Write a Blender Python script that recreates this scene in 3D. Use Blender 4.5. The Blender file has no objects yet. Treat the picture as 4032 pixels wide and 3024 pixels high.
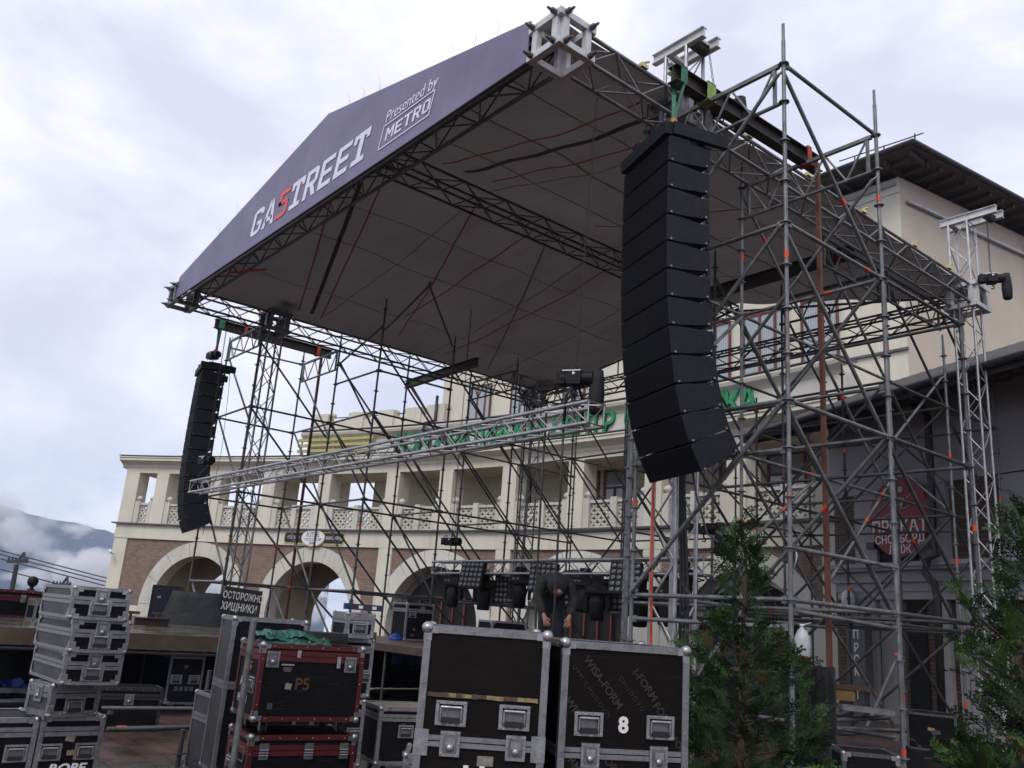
import bpy, math, random
from math import sin, cos, tan, pi, radians, sqrt, atan2, hypot
from mathutils import Vector, Matrix
random.seed(7)
scene = bpy.context.scene
COL = scene.collection

# ------------------------------------------------------------------ camera
HEAD, PITCH, ROLL, FPX, EYE = radians(51.35), radians(15.37), radians(4.265), 3400.0, 1.6
_ch, _sh = cos(HEAD), sin(HEAD)
CW = Vector((-_sh*cos(PITCH), _ch*cos(PITCH), sin(PITCH)))
_r0 = Vector((_ch, _sh, 0)); _u0 = _r0.cross(CW)
CR = _r0*cos(ROLL) + _u0*sin(ROLL)
CU = -_r0*sin(ROLL) + _u0*cos(ROLL)
CC = Vector((0, 0, EYE))
cd = bpy.data.cameras.new("camera"); cam = bpy.data.objects.new("camera", cd); COL.objects.link(cam)
cam.matrix_world = Matrix(((CR.x, CU.x, -CW.x, 0), (CR.y, CU.y, -CW.y, 0), (CR.z, CU.z, -CW.z, EYE), (0, 0, 0, 1)))
cd.sensor_width = 36; cd.lens = 36*FPX/4032; cd.clip_start = .05; cd.clip_end = 20000
scene.camera = cam

# ------------------------------------------------------------------ sky and sun
SUN_EL, SUN_AZ = radians(48), radians(150)      # azimuth of the veiled sun, clockwise from +y
W = bpy.data.worlds.new("World"); scene.world = W; W.use_nodes = True
nt = W.node_tree; nt.nodes.clear()
def wn(t, **k):
    n = nt.nodes.new(t)
    for a, b in k.items(): setattr(n, a, b)
    return n
out = wn('ShaderNodeOutputWorld'); bg = wn('ShaderNodeBackground'); bg.inputs[1].default_value = .1
sky = wn('ShaderNodeTexSky', sky_type='NISHITA'); sky.sun_disc = False; sky.sun_elevation = SUN_EL; sky.sun_rotation = SUN_AZ
tc = wn('ShaderNodeTexCoord'); sep = wn('ShaderNodeSeparateXYZ'); nt.links.new(tc.outputs['Generated'], sep.inputs[0])
mp = wn('ShaderNodeMapping'); mp.inputs['Scale'].default_value = (1, 1, 1.9); nt.links.new(tc.outputs['Generated'], mp.inputs[0])
n1 = wn('ShaderNodeTexNoise'); n1.inputs['Scale'].default_value = 3.3; n1.inputs['Detail'].default_value = 9; n1.inputs['Roughness'].default_value = .57; n1.inputs['Distortion'].default_value = .25
nt.links.new(mp.outputs[0], n1.inputs[0])
r1 = wn('ShaderNodeValToRGB'); e = r1.color_ramp.elements
e[0].position = .36; e[0].color = (.63, .635, .755, 1); e[1].position = .64; e[1].color = (.95, .945, .965, 1)
m = e.new(.48); m.color = (.755, .755, .835, 1)
nt.links.new(n1.outputs[0], r1.inputs[0])
n2 = wn('ShaderNodeTexNoise'); n2.inputs['Scale'].default_value = 6.5; n2.inputs['Detail'].default_value = 8; n2.inputs['Roughness'].default_value = .6; nt.links.new(mp.outputs[0], n2.inputs[0])
r2 = wn('ShaderNodeValToRGB'); e = r2.color_ramp.elements
e[0].position = .36; e[0].color = (.62, .67, .78, 1); e[1].position = .55; e[1].color = (.95, .95, .97, 1)
nt.links.new(n2.outputs[0], r2.inputs[0])
mr = wn('ShaderNodeMapRange'); mr.inputs[1].default_value = .03; mr.inputs[2].default_value = .2; mr.interpolation_type = 'SMOOTHSTEP'; nt.links.new(sep.outputs[2], mr.inputs[0])
mx = wn('ShaderNodeMix', data_type='RGBA'); nt.links.new(mr.outputs[0], mx.inputs[0]); nt.links.new(r2.outputs[0], mx.inputs[6]); nt.links.new(r1.outputs[0], mx.inputs[7])
sc = wn('ShaderNodeVectorMath', operation='SCALE'); sc.inputs[3].default_value = 10.5; nt.links.new(mx.outputs[2], sc.inputs[0])
mx2 = wn('ShaderNodeMix', data_type='RGBA'); mx2.inputs[0].default_value = .92; nt.links.new(sky.outputs[0], mx2.inputs[6]); nt.links.new(sc.outputs[0], mx2.inputs[7])
nt.links.new(mx2.outputs[2], bg.inputs[0]); nt.links.new(bg.outputs[0], out.inputs[0])
ld = bpy.data.lights.new("sun", 'SUN'); ld.energy = 1.35; ld.angle = radians(25); ld.color = (1, .97, .93)
sun = bpy.data.objects.new("sun", ld); COL.objects.link(sun)
sdir = Vector((sin(SUN_AZ)*cos(SUN_EL), cos(SUN_AZ)*cos(SUN_EL), sin(SUN_EL)))
sun.rotation_euler = sdir.to_track_quat('Z', 'Y').to_euler(); sun.location = (0, 0, 30)
scene.view_settings.view_transform = 'Standard'; scene.view_settings.look = 'None'
scene.view_settings.exposure = 0.36; scene.view_settings.gamma = 1
cy = scene.cycles
cy.max_bounces = 7; cy.diffuse_bounces = 4; cy.glossy_bounces = 3; cy.transmission_bounces = 4; cy.volume_bounces = 2; cy.transparent_max_bounces = 8
cy.sample_clamp_indirect = 4; cy.caustics_reflective = False; cy.caustics_refractive = False
cy.volume_step_rate = 2; cy.volume_max_steps = 96

# ------------------------------------------------------------------ surveying: photo pixel + a known plane -> point in the place
def ray(px, py): return CR*((px-2016)/FPX) - CU*((py-1512)/FPX) + CW
def onz(px, py, z): d = ray(px, py); return CC + d*((z-EYE)/d.z)
def onx(px, py, x): d = ray(px, py); return CC + d*(x/d.x)
def ony(px, py, y): d = ray(px, py); return CC + d*(y/d.y)
def ond(px, py, dep): return CC + ray(px, py)*dep
def onpl(px, py, P, n): d = ray(px, py); n = Vector(n); return CC + d*((Vector(P)-CC).dot(n)/d.dot(n))
AX, AY, AR = -17.08, -28.44, 50.8               # centre and radius of the curved arcade
def arc(th, r, z): t = radians(th); return Vector((AX + r*sin(t), AY + r*cos(t), z))

# ------------------------------------------------------------------ materials
MATS = {}
def mat(name, col, rough=.6, metal=0., var=.15, scale=6., bump=0., bscale=40., spec=.5, col2=None, alpha=None, trans=0., dirt=None, coords='Object', rvar=0.):
    if name in MATS: return MATS[name]
    m = bpy.data.materials.new(name); m.use_nodes = True; t = m.node_tree; b = t.nodes['Principled BSDF']
    b.inputs['Roughness'].default_value = rough; b.inputs['Metallic'].default_value = metal; b.inputs['Specular IOR Level'].default_value = spec
    c = t.nodes.new('ShaderNodeTexCoord')
    n = t.nodes.new('ShaderNodeTexNoise'); n.inputs['Scale'].default_value = scale; n.inputs['Detail'].default_value = 6; n.inputs['Roughness'].default_value = .62
    t.links.new(c.outputs[coords], n.inputs[0])
    r = t.nodes.new('ShaderNodeValToRGB'); e = r.color_ramp.elements
    lo = [max(0, x*(1-var)) for x in col]; hi = [min(1, x*(1+var)) for x in (col2 or col)]
    e[0].position = .32; e[0].color = (*lo, 1); e[1].position = .68; e[1].color = (*hi, 1)
    t.links.new(n.outputs[0], r.inputs[0]); last = r.outputs[0]
    if dirt:                                        # dirt = (colour, amount, scale): stains with a shape of their own
        n3 = t.nodes.new('ShaderNodeTexNoise'); n3.inputs['Scale'].default_value = dirt[2]; n3.inputs['Detail'].default_value = 8; n3.inputs['Roughness'].default_value = .7
        mpp = t.nodes.new('ShaderNodeMapping'); mpp.inputs['Scale'].default_value = dirt[3] if len(dirt) > 3 else (1, 1, 1)
        t.links.new(c.outputs[coords], mpp.inputs[0]); t.links.new(mpp.outputs[0], n3.inputs[0])
        mm = t.nodes.new('ShaderNodeMapRange'); mm.inputs[1].default_value = .52; mm.inputs[2].default_value = .72; mm.inputs[4].default_value = dirt[1]
        t.links.new(n3.outputs[0], mm.inputs[0])
        x = t.nodes.new('ShaderNodeMix'); x.data_type = 'RGBA'; x.inputs[7].default_value = (*dirt[0], 1)
        t.links.new(mm.outputs[0], x.inputs[0]); t.links.new(last, x.inputs[6]); last = x.outputs[2]
    t.links.new(last, b.inputs['Base Color'])
    if rvar:
        rr = t.nodes.new('ShaderNodeMapRange'); rr.inputs[1].default_value = .3; rr.inputs[2].default_value = .7; rr.inputs[3].default_value = max(.02, rough-rvar); rr.inputs[4].default_value = min(1, rough+rvar)
        t.links.new(n.outputs[0], rr.inputs[0]); t.links.new(rr.outputs[0], b.inputs['Roughness'])
    if bump:
        n2 = t.nodes.new('ShaderNodeTexNoise'); n2.inputs['Scale'].default_value = bscale; n2.inputs['Detail'].default_value = 4; t.links.new(c.outputs[coords], n2.inputs[0])
        bp = t.nodes.new('ShaderNodeBump'); bp.inputs['Strength'].default_value = bump; bp.inputs['Distance'].default_value = .02
        t.links.new(n2.outputs[0], bp.inputs['Height']); t.links.new(bp.outputs[0], b.inputs['Normal'])
    if trans: b.inputs['Transmission Weight'].default_value = trans
    if alpha is not None: b.inputs['Alpha'].default_value = alpha
    MATS[name] = m; return m
GALV = mat('galvanised tube', (.17, .178, .18), .5, .5, .4, 6, .2, 70, dirt=((.075, .06, .045), .8, 4.5), rvar=.15)
GALVD = mat('weathered tube', (.085, .088, .09), .5, .5, .35, 4, .15, 60, dirt=((.04, .035, .03), .6, 3.))
ALU = mat('mill aluminium', (.42, .42, .43), .42, .8, .2, 8, .1, 60, dirt=((.16, .15, .14), .5, 5.))
ALUD = mat('dull aluminium', (.2, .2, .205), .5, .7, .25, 6, .1, 60, dirt=((.1, .07, .06), .6, 4.))
ALUW = mat('pale cast aluminium', (.56, .555, .56), .5, .15, .12, 9, .1, 50, dirt=((.25, .24, .23), .5, 7.))
BEAM = mat('dark rusty steel', (.035, .028, .024), .65, .2, .4, 3, .2, 40, dirt=((.1, .055, .03), .7, 4.))
RUST = mat('red oxide steel', (.12, .043, .027), .7, .1, .3, 4, .2, 40, dirt=((.07, .03, .02), .6, 6.))
TAPE = mat('orange red tape', (.6, .055, .018), .5, 0, .1)
STRAP = mat('orange ratchet strap', (.36, .045, .022), .7, 0, .2, 20)
GREENS = mat('green webbing', (.05, .16, .11), .8, 0, .3, 20)
LIMES = mat('lime webbing', (.22, .36, .1), .8, 0, .3, 20)
YEL = mat('brass clamp', (.55, .48, .22), .45, .3, .3, 20)
PURP = mat('printed purple vinyl', (.155, .138, .235), .55, 0, .12, .9, .8, 1.5, col2=(.178, .16, .262), dirt=((.2, .182, .28), .5, 1.1, (2.5, 1, .25)))
LETW = mat('pale printed letters', (.72, .71, .84), .55, 0, .03)
LETR = mat('red printed figure', (.72, .1, .11), .55, 0, .03)
TARP = mat('grey roof tarpaulin', (.315, .297, .29), .75, 0, .08, .5, .9, 2.6, dirt=((.235, .222, .215), .5, 1.1, (.35, 2.2, 1)))
BLACK = mat('black painted steel', (.006, .006, .007), .55, 0, .3, 10, .1, 60, spec=.25)
PABL = mat('black speaker paint', (.0095, .0105, .0155), .6, 0, .25, 9, .25, 160, spec=.2, dirt=((.02, .021, .027), .4, 5., (1, 1, 3)))
GRIL = mat('perforated speaker grille', (.0035, .0036, .0055), .75, 0, .3, 30, .4, 300, spec=.12)
RUBB = mat('black rubber', (.012, .012, .012), .7, 0, .2)
CABLE = mat('black cable', (.01, .01, .011), .55, 0, .2)
LENS = mat('lamp lens', (.1, .103, .107), .15, .3, .2, 30)
CASEB = mat('black case laminate', (.005, .005, .0065), .6, 0, .3, 6, .12, 200, dirt=((.03, .03, .032), .6, 7., (1, 1, 9)), spec=.12)
CASEG = mat('scuffed grey case laminate', (.04, .04, .043), .5, 0, .25, 7, .12, 200, dirt=((.1, .1, .1), .5, 8.), spec=.3)
CASEP = mat('brown film plywood', (.006, .0042, .004), .6, 0, .3, 3, .15, 120, dirt=((.02, .016, .015), .6, 5., (1, 1, 7)), spec=.12)
CASEN = mat('navy case laminate', (.006, .009, .018), .5, 0, .3, 6, .12, 200, spec=.25)
TRIMR = mat('red case trim', (.075, .009, .0085), .45, .1, .2, 8, dirt=((.08, .02, .02), .5, 10.))
TRIMA = mat('case edge aluminium', (.24, .24, .25), .45, .7, .35, 14, .12, 90, dirt=((.07, .07, .07), .7, 14.), rvar=.12)
CHROM = mat('zinc plated fitting', (.34, .34, .345), .34, .85, .25, 25, .1, 80, dirt=((.1, .1, .1), .5, 20.))
PLY = mat('weathered plywood', (.2, .16, .11), .5, 0, .3, 4, .2, 30, dirt=((.07, .055, .045), .6, 3., (1, 6, 1)))
WOODD = mat('dark wet timber', (.07, .045, .028), .4, 0, .35, 3, .2, 30, dirt=((.02, .015, .012), .6, 2., (1, 8, 1)))
CREAM = mat('cream plaster', (.62, .585, .485), .85, 0, .07, .8, .15, 60, coords='Object', dirt=((.43, .395, .32), .6, 1.1, (1.6, 1.6, .16)))
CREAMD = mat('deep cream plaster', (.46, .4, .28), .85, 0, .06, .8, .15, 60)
PALE = mat('pale grey plaster', (.6, .58, .52), .85, 0, .06, .7, .15, 60, dirt=((.42, .4, .35), .5, .6, (1, 1, .3)))
PEACH = mat('peach plaster', (.54, .465, .375), .85, 0, .06, .8, .15, 60)
SHADEP = mat('shade-greyed white plaster', (.37, .362, .375), .85, 0, .06, .8, .15, 60, dirt=((.26, .255, .26), .5, .7, (1, 1, .3)))  # white walls greyed: part of the eave shade sits in this colour
SLATE = mat('grey slate ledge', (.085, .088, .09), .6, 0, .2)
GREENL = mat('green sign letters', (.012, .24, .085), .5, 0, .05)
WHITEL = mat('white enamel', (.72, .72, .72), .4, 0, .04)
YELS = mat('yellow slats', (.44, .385, .14), .6, 0, .08, dirt=((.4, .33, .08), .5, 2.))
FRAME = mat('red brown window frame', (.13, .026, .018), .45, 0, .12)
CURT = mat('pale curtain', (.5, .53, .55), .8, 0, .15, 8)
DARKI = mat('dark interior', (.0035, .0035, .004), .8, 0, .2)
ROOFT = mat('dark roof tiles', (.055, .05, .048), .7, 0, .3, 6, .3, 20)
EAVE = mat('dark brown eave boards', (.05, .034, .027), .7, 0, .3, 5, .2, 30)
PIPE = mat('dark downpipe', (.035, .036, .04), .45, .3, .2)
REDS = mat('red sign disc', (.23, .012, .016), .5, 0, .05)
SIGND = mat('dark grey sign board', (.1, .104, .106), .5, 0, .15)
SIGNB = mat('black painted board', (.014, .014, .015), .6, 0, .3, 8)
CHALK = mat('hand painted white', (.55, .55, .53), .8, 0, .12, 30)
GOLD = mat('gold edge', (.55, .47, .2), .5, .1, .1)
GTARP = mat('green folded tarpaulin', (.006, .07, .048), .5, 0, .25, 5, .35, 25, dirt=((.015, .12, .09), .5, 6.))
BTARP = mat('blue tarpaulin', (.01, .05, .27), .45, 0, .3, 5, .4, 14)
CLOTH = mat('black stage cloth', (.012, .0125, .016), .85, 0, .3, 4, .4, 12)
NAVYC = mat('dark blue cover sheet', (.007, .0085, .012), .7, 0, .4, 3, .9, 7)
ORNG = mat('faded orange stencil', (.06, .025, .008), .7, 0, .3, 20)
STENC = mat('brown film print', (.024, .018, .0115), .6, 0, .25, 12)
SKIN = mat('skin', (.3, .15, .1), .55, 0, .1)
JEANS = mat('dark blue jeans', (.01, .014, .03), .8, 0, .3, 20)
STONE = mat('stone white trim', (.54, .515, .45), .85, 0, .1, 1., dirt=((.36, .34, .29), .6, 1.6, (1.5, 1.5, .3)))
BOTTLE = mat('cloudy plastic bottle', (.62, .64, .66), .3, 0, .1, 9, alpha=.75)

def translucent(m, w=.35):                        # thin sheet: part of the daylight falling on it comes through
    t = m.node_tree; b = t.nodes['Principled BSDF']; o = t.nodes['Material Output']; tr = t.nodes.new('ShaderNodeBsdfTranslucent'); mx_ = t.nodes.new('ShaderNodeMixShader'); mx_.inputs[0].default_value = w
    l = b.inputs['Base Color'].links[0].from_socket; t.links.new(l, tr.inputs[0]); t.links.new(b.outputs[0], mx_.inputs[1]); t.links.new(tr.outputs[0], mx_.inputs[2]); t.links.new(mx_.outputs[0], o.inputs[0])
translucent(TARP, .5)

def brickmat(name, c1, c2, mortar, w=.26, h=.09, ms=.012):
    m = bpy.data.materials.new(name); m.use_nodes = True; t = m.node_tree; b = t.nodes['Principled BSDF']; b.inputs['Roughness'].default_value = .85
    c = t.nodes.new('ShaderNodeTexCoord'); k = t.nodes.new('ShaderNodeTexBrick')
    k.inputs['Scale'].default_value = 1; k.inputs['Brick Width'].default_value = w; k.inputs['Row Height'].default_value = h; k.inputs['Mortar Size'].default_value = ms; k.inputs['Mortar Smooth'].default_value = .2; k.inputs['Bias'].default_value = 0
    k.inputs['Color1'].default_value = (*c1, 1); k.inputs['Color2'].default_value = (*c2, 1); k.inputs['Mortar'].default_value = (*mortar, 1)
    t.links.new(c.outputs['UV'], k.inputs[0])
    n = t.nodes.new('ShaderNodeTexNoise'); n.inputs['Scale'].default_value = 1.3; n.inputs['Detail'].default_value = 7; t.links.new(c.outputs['UV'], n.inputs[0])
    hs = t.nodes.new('ShaderNodeMapRange'); hs.inputs[3].default_value = .72; hs.inputs[4].default_value = 1.25; t.links.new(n.outputs[0], hs.inputs[0])
    s = t.nodes.new('ShaderNodeVectorMath'); s.operation = 'SCALE'; t.links.new(k.outputs[0], s.inputs[0]); t.links.new(hs.outputs[0], s.inputs[3]); t.links.new(s.outputs[0], b.inputs['Base Color'])
    bp = t.nodes.new('ShaderNodeBump'); bp.inputs['Strength'].default_value = .5; bp.inputs['Distance'].default_value = .01; bp.invert = True; t.links.new(k.outputs[1], bp.inputs['Height']); t.links.new(bp.outputs[0], b.inputs['Normal'])
    MATS[name] = m; return m
BRICK = brickmat('pink brown brick', (.275, .185, .14), (.195, .128, .095), (.15, .115, .095))
BRICK2 = brickmat('ochre brown brick', (.15, .1, .07), (.105, .07, .05), (.05, .036, .03))
def glassmat():
    m = bpy.data.materials.new('window glass over curtain'); m.use_nodes = True; t = m.node_tree; b = t.nodes['Principled BSDF']
    b.inputs['Roughness'].default_value = .06; b.inputs['Coat Weight'].default_value = .6; b.inputs['Coat Roughness'].default_value = .03
    c = t.nodes.new('ShaderNodeTexCoord'); w = t.nodes.new('ShaderNodeTexWave'); w.inputs['Scale'].default_value = 3.2; w.inputs['Distortion'].default_value = 1.2; w.inputs['Detail'].default_value = 2
    t.links.new(c.outputs['UV'], w.inputs[0]); r = t.nodes.new('ShaderNodeValToRGB'); r.color_ramp.elements[0].color = (.25, .285, .305, 1); r.color_ramp.elements[1].color = (.37, .405, .425, 1)
    t.links.new(w.outputs[0], r.inputs[0]); t.links.new(r.outputs[0], b.inputs['Base Color']); return m
GLASS = glassmat()

# ------------------------------------------------------------------ mesh building
I3 = Matrix.Identity(3)
def rz(a): return Matrix.Rotation(a, 3, 'Z')
def frame(d, up=(0, 0, 1)):
    z = Vector(d).normalized(); u = Vector(up)
    if abs(z.dot(u)) > .98: u = Vector((1, 0, 0)) if abs(z.x) < .9 else Vector((0, 1, 0))
    x = u.cross(z).normalized(); y = z.cross(x)
    return x, y, z
class MB:
    def __init__(s): s.v = []; s.f = []; s.m = []; s.sm = []; s.uv = {}
    def face(s, idx, m=0, sm=False, uv=None):
        if uv: s.uv[len(s.f)] = uv
        s.f.append(tuple(idx)); s.m.append(m); s.sm.append(sm)
    def quad(s, a, b, c, d, m=0, uv=None):
        n = len(s.v); s.v += [Vector(a), Vector(b), Vector(c), Vector(d)]; s.face((n, n+1, n+2, n+3), m, False, uv)
    def poly(s, pts, m=0, uv=None):
        n = len(s.v); s.v += [Vector(p) for p in pts]; s.face(range(n, n+len(pts)), m, False, uv)
    def box(s, c, size, R=I3, m=0):
        c = Vector(c); x, y, z = [.5*k for k in size]; n = len(s.v)
        for sx, sy, sz in ((-1,-1,-1),(1,-1,-1),(1,1,-1),(-1,1,-1),(-1,-1,1),(1,-1,1),(1,1,1),(-1,1,1)):
            s.v.append(c + R @ Vector((sx*x, sy*y, sz*z)))
        for q in ((0,3,2,1),(4,5,6,7),(0,1,5,4),(1,2,6,5),(2,3,7,6),(3,0,4,7)): s.face([n+i for i in q], m)
    def bx(s, x0, x1, y0, y1, z0, z1, m=0): s.box(((x0+x1)/2, (y0+y1)/2, (z0+z1)/2), (x1-x0, y1-y0, z1-z0), I3, m)
    def bbox(s, c, size, b, R=I3, m=0):                      # box with chamfered vertical and horizontal edges
        c = Vector(c); x, y, z = [.5*k for k in size]; n = len(s.v)
        rings = [(x-b, y-b, -z), (x, y, -z+b), (x, y, z-b), (x-b, y-b, z)]
        for (a, d, h) in rings:
            for sx, sy in ((-1,-1),(1,-1),(1,1),(-1,1)):
                for t in (0, 1):
                    ex = b if ((sx*sy > 0) == (t == 0)) else 0
                    ey = b-ex if True else 0
                    s.v.append(c + R @ Vector((sx*(a-ex*.9), sy*(d-ey*.9), h)))
        for k in range(3):
            for i in range(8): s.face((n+k*8+i, n+k*8+(i+1)%8, n+k*8+8+(i+1)%8, n+k*8+8+i), m)
        s.face([n+7-i for i in range(8)], m); s.face([n+24+i for i in range(8)], m)
    def tube(s, p, q, r, n=8, m=0, caps=True, r2=None):
        p, q = Vector(p), Vector(q); d = q-p
        if d.length < 1e-6: return
        x, y, z = frame(d); b = len(s.v); r2 = r if r2 is None else r2
        for (o, rr) in ((p, r), (q, r2)):
            for i in range(n):
                a = 2*pi*i/n; s.v.append(o + x*(rr*cos(a)) + y*(rr*sin(a)))
        for i in range(n): s.face((b+i, b+(i+1)%n, b+n+(i+1)%n, b+n+i), m, True)
        if caps:
            c = len(s.v); s.v += [v.copy() for v in s.v[b:b+2*n]]
            s.face([c+n-1-i for i in range(n)], m); s.face([c+n+i for i in range(n)], m)
    def path(s, pts, r, n=6, m=0):
        pts = [Vector(p) for p in pts]; b = len(s.v)
        for k, p in enumerate(pts):
            d = (pts[min(k+1, len(pts)-1)]-pts[max(k-1, 0)]); x, y, z = frame(d)
            if k and x.dot(px_) < 0: x, y = -x, -y
            px_ = x
            for i in range(n):
                a = 2*pi*i/n; s.v.append(p + x*(r*cos(a)) + y*(r*sin(a)))
        for k in range(len(pts)-1):
            for i in range(n): s.face((b+k*n+i, b+k*n+(i+1)%n, b+k*n+n+(i+1)%n, b+k*n+n+i), m, True)
        s.face([b+n-1-i for i in range(n)], m); s.face([b+(len(pts)-1)*n+i for i in range(n)], m)
    def bar(s, p, q, w, h, m=0, up=(0, 0, 1)):
        p, q = Vector(p), Vector(q); x, y, z = frame(q-p, up); s.box((p+q)/2, (w, h, (q-p).length), Matrix((x, y, z)).transposed(), m)
    def ball(s, c, r, m=0, seg=8, rings=5, sx=1, sy=1, sz=1, R=I3):
        c = Vector(c); b = len(s.v); s.v.append(c + R @ Vector((0, 0, -r*sz)))
        for j in range(1, rings):
            t = pi*j/rings - pi/2
            for i in range(seg): a = 2*pi*i/seg; s.v.append(c + R @ Vector((sx*r*cos(t)*cos(a), sy*r*cos(t)*sin(a), sz*r*sin(t))))
        s.v.append(c + R @ Vector((0, 0, r*sz))); e = len(s.v)-1
        for i in range(seg): s.face((b, b+1+(i+1)%seg, b+1+i), m, True)
        for j in range(rings-2):
            o = b+1+j*seg
            for i in range(seg): s.face((o+i, o+(i+1)%seg, o+seg+(i+1)%seg, o+seg+i), m, True)
        o = b+1+(rings-2)*seg
        for i in range(seg): s.face((o+i, o+(i+1)%seg, e), m, True)
    def lathe(s, c, prof, n=14, m=0, R=I3):
        c = Vector(c); b = len(s.v)
        for (r, z) in prof:
            for i in range(n): a = 2*pi*i/n; s.v.append(c + R @ Vector((r*cos(a), r*sin(a), z)))
        for k in range(len(prof)-1):
            for i in range(n): s.face((b+k*n+i, b+k*n+(i+1)%n, b+k*n+n+(i+1)%n, b+k*n+n+i), m, True)
        s.face([b+n-1-i for i in range(n)], m); k = len(prof)-1; s.face([b+k*n+i for i in range(n)], m)
    def prism(s, pts, o, ux, uy, d, m=0):                    # 2-D outline (ccw) at o, extruded by vector d
        o, ux, uy, d = Vector(o), Vector(ux), Vector(uy), Vector(d); n = len(pts); b = len(s.v)
        P = [o + ux*a + uy*c for a, c in pts]
        s.v += P + [p+d for p in P]
        if ux.cross(uy).dot(d) > 0: s.face([b+n-1-i for i in range(n)], m); s.face([b+n+i for i in range(n)], m)
        else: s.face([b+i for i in range(n)], m); s.face([b+2*n-1-i for i in range(n)], m)
        c = len(s.v); s.v += [v.copy() for v in s.v[b:b+2*n]]
        for i in range(n): s.face((c+i, c+(i+1)%n, c+n+(i+1)%n, c+n+i), m)
    def mesh(s, name, mats):
        me = bpy.data.meshes.new(name); me.from_pydata([tuple(v) for v in s.v], [], s.f)
        for k in (mats if isinstance(mats, (list, tuple)) else [mats]): me.materials.append(k)
        me.polygons.foreach_set('material_index', s.m); me.polygons.foreach_set('use_smooth', s.sm)
        if s.uv:
            l = me.uv_layers.new(name='UVMap')
            for fi, uvs in s.uv.items():
                p = me.polygons[fi]
                for k, li in enumerate(p.loop_indices): l.data[li].uv = uvs[k]
        me.update(); return me
    def build(s, name, mats, parent=None, world=True, label=None):
        o = bpy.data.objects.new(name, s.mesh(name, mats)); COL.objects.link(o)
        if parent: attach(o, parent, world)
        if label: o['label'] = label
        return o
def wmat(o):
    b = o.matrix_basis.copy()
    return b if o.parent is None else wmat(o.parent) @ o.matrix_parent_inverse @ b
def attach(o, parent, world=True):
    o.parent = parent
    o.matrix_parent_inverse = wmat(parent).inverted() if world else Matrix.Identity(4)
def tag(o, label, cat, group=None):
    o['label'] = label; o['category'] = cat
    if group: o['group'] = group
    return o
def thing(name, label, cat, loc=(0, 0, 0), a=0, group=None):
    o = bpy.data.objects.new(name, None); COL.objects.link(o); o.empty_display_size = .2
    o.matrix_basis = Matrix.Translation(Vector(loc)) @ Matrix.Rotation(a, 4, 'Z')
    return tag(o, label, cat, group)
def structure(o): o['kind'] = 'structure'; return o
def dup(root, loc, a, label, group=None):
    r = root.copy(); COL.objects.link(r); r.matrix_basis = Matrix.Translation(Vector(loc)) @ Matrix.Rotation(a, 4, 'Z'); r['label'] = label
    if group: r['group'] = group
    for ch in list(root.children):
        c = ch.copy(); COL.objects.link(c); c.parent = r; c.matrix_parent_inverse = ch.matrix_parent_inverse.copy()
        for g in list(ch.children):
            d = g.copy(); COL.objects.link(d); d.parent = c; d.matrix_parent_inverse = g.matrix_parent_inverse.copy()
    return r
def textmesh(txt, size, bold=0., shear=0., ext=.003, width=1., align='CENTER', sp=1.):
    c = bpy.data.curves.new('lettering', 'FONT'); c.body = txt; c.size = size; c.offset = bold*size; c.shear = shear; c.extrude = ext; c.align_x = align; c.align_y = 'CENTER'; c.resolution_u = 3; c.space_character = sp
    o = bpy.data.objects.new('lettering', c); COL.objects.link(o)
    dg = bpy.context.evaluated_depsgraph_get(); dg.update()
    me = bpy.data.meshes.new_from_object(o.evaluated_get(dg)); bpy.data.objects.remove(o); bpy.data.curves.remove(c)
    if width != 1.:
        for v in me.vertices: v.co.x *= width
    return me
def lettering(txt, size, o, ux, uy, m, parent=None, world=True, name='lettering', **k):
    me = textmesh(txt, size, **k); me.materials.clear(); me.materials.append(m)
    ux, uy = Vector(ux).normalized(), Vector(uy).normalized(); uz = ux.cross(uy).normalized(); uy = uz.cross(ux); o = Vector(o)
    me.transform(Matrix(((ux.x, uy.x, uz.x, o.x), (ux.y, uy.y, uz.y, o.y), (ux.z, uy.z, uz.z, o.z), (0, 0, 0, 1))))
    ob = bpy.data.objects.new(name, me); COL.objects.link(ob)
    if parent: attach(ob, parent, world)
    return ob
def truss(mb, P, Q, s, rc=.025, rb=.011, up=(0, 0, 1), pan=.5, sides=4, h=None, n=8):     # box truss, chord centres s apart
    P, Q = Vector(P), Vector(Q); x, y, z = frame(Q-P, up); L = (Q-P).length; h = h or s
    cs = [(-s/2, -h/2), (s/2, -h/2), (s/2, h/2), (-s/2, h/2)]
    if sides == 3: cs = [(-s/2, h/2), (s/2, h/2), (0, -h/2)]
    for a, b in cs: mb.tube(P+x*a+y*b, Q+x*a+y*b, rc, n)
    k = max(2, int(round(L/pan))); st = L/k
    for e in range(len(cs)):
        a0, b0 = cs[e]; a1, b1 = cs[(e+1) % len(cs)]
        for i in range(k):
            u = P + z*(st*i); w_ = P + z*(st*(i+1))
            p0 = u + x*a0+y*b0; p1 = w_ + x*a1+y*b1
            if (i+e) % 2: p0 = u + x*a1+y*b1; p1 = w_ + x*a0+y*b0
            mb.tube(p0, p1, rb, 5, caps=False)
        for t in (0, k):
            mb.tube(P+z*(st*t)+x*a0+y*b0, P+z*(st*t)+x*a1+y*b1, rb, 5, caps=False)
def chain(mb, p, q, r=.012, link=.05):
    p, q = Vector(p), Vector(q); k = max(2, int((q-p).length/link)); x, y, z = frame(q-p)
    for i in range(k):
        c = p+(q-p)*((i+.5)/k); u = x if i % 2 else y
        mb.tube(c+u*r*.9-z*link*.55, c+u*r*.9+z*link*.55, r*.42, 4, caps=False); mb.tube(c-u*r*.9-z*link*.55, c-u*r*.9+z*link*.55, r*.42, 4, caps=False)
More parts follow.
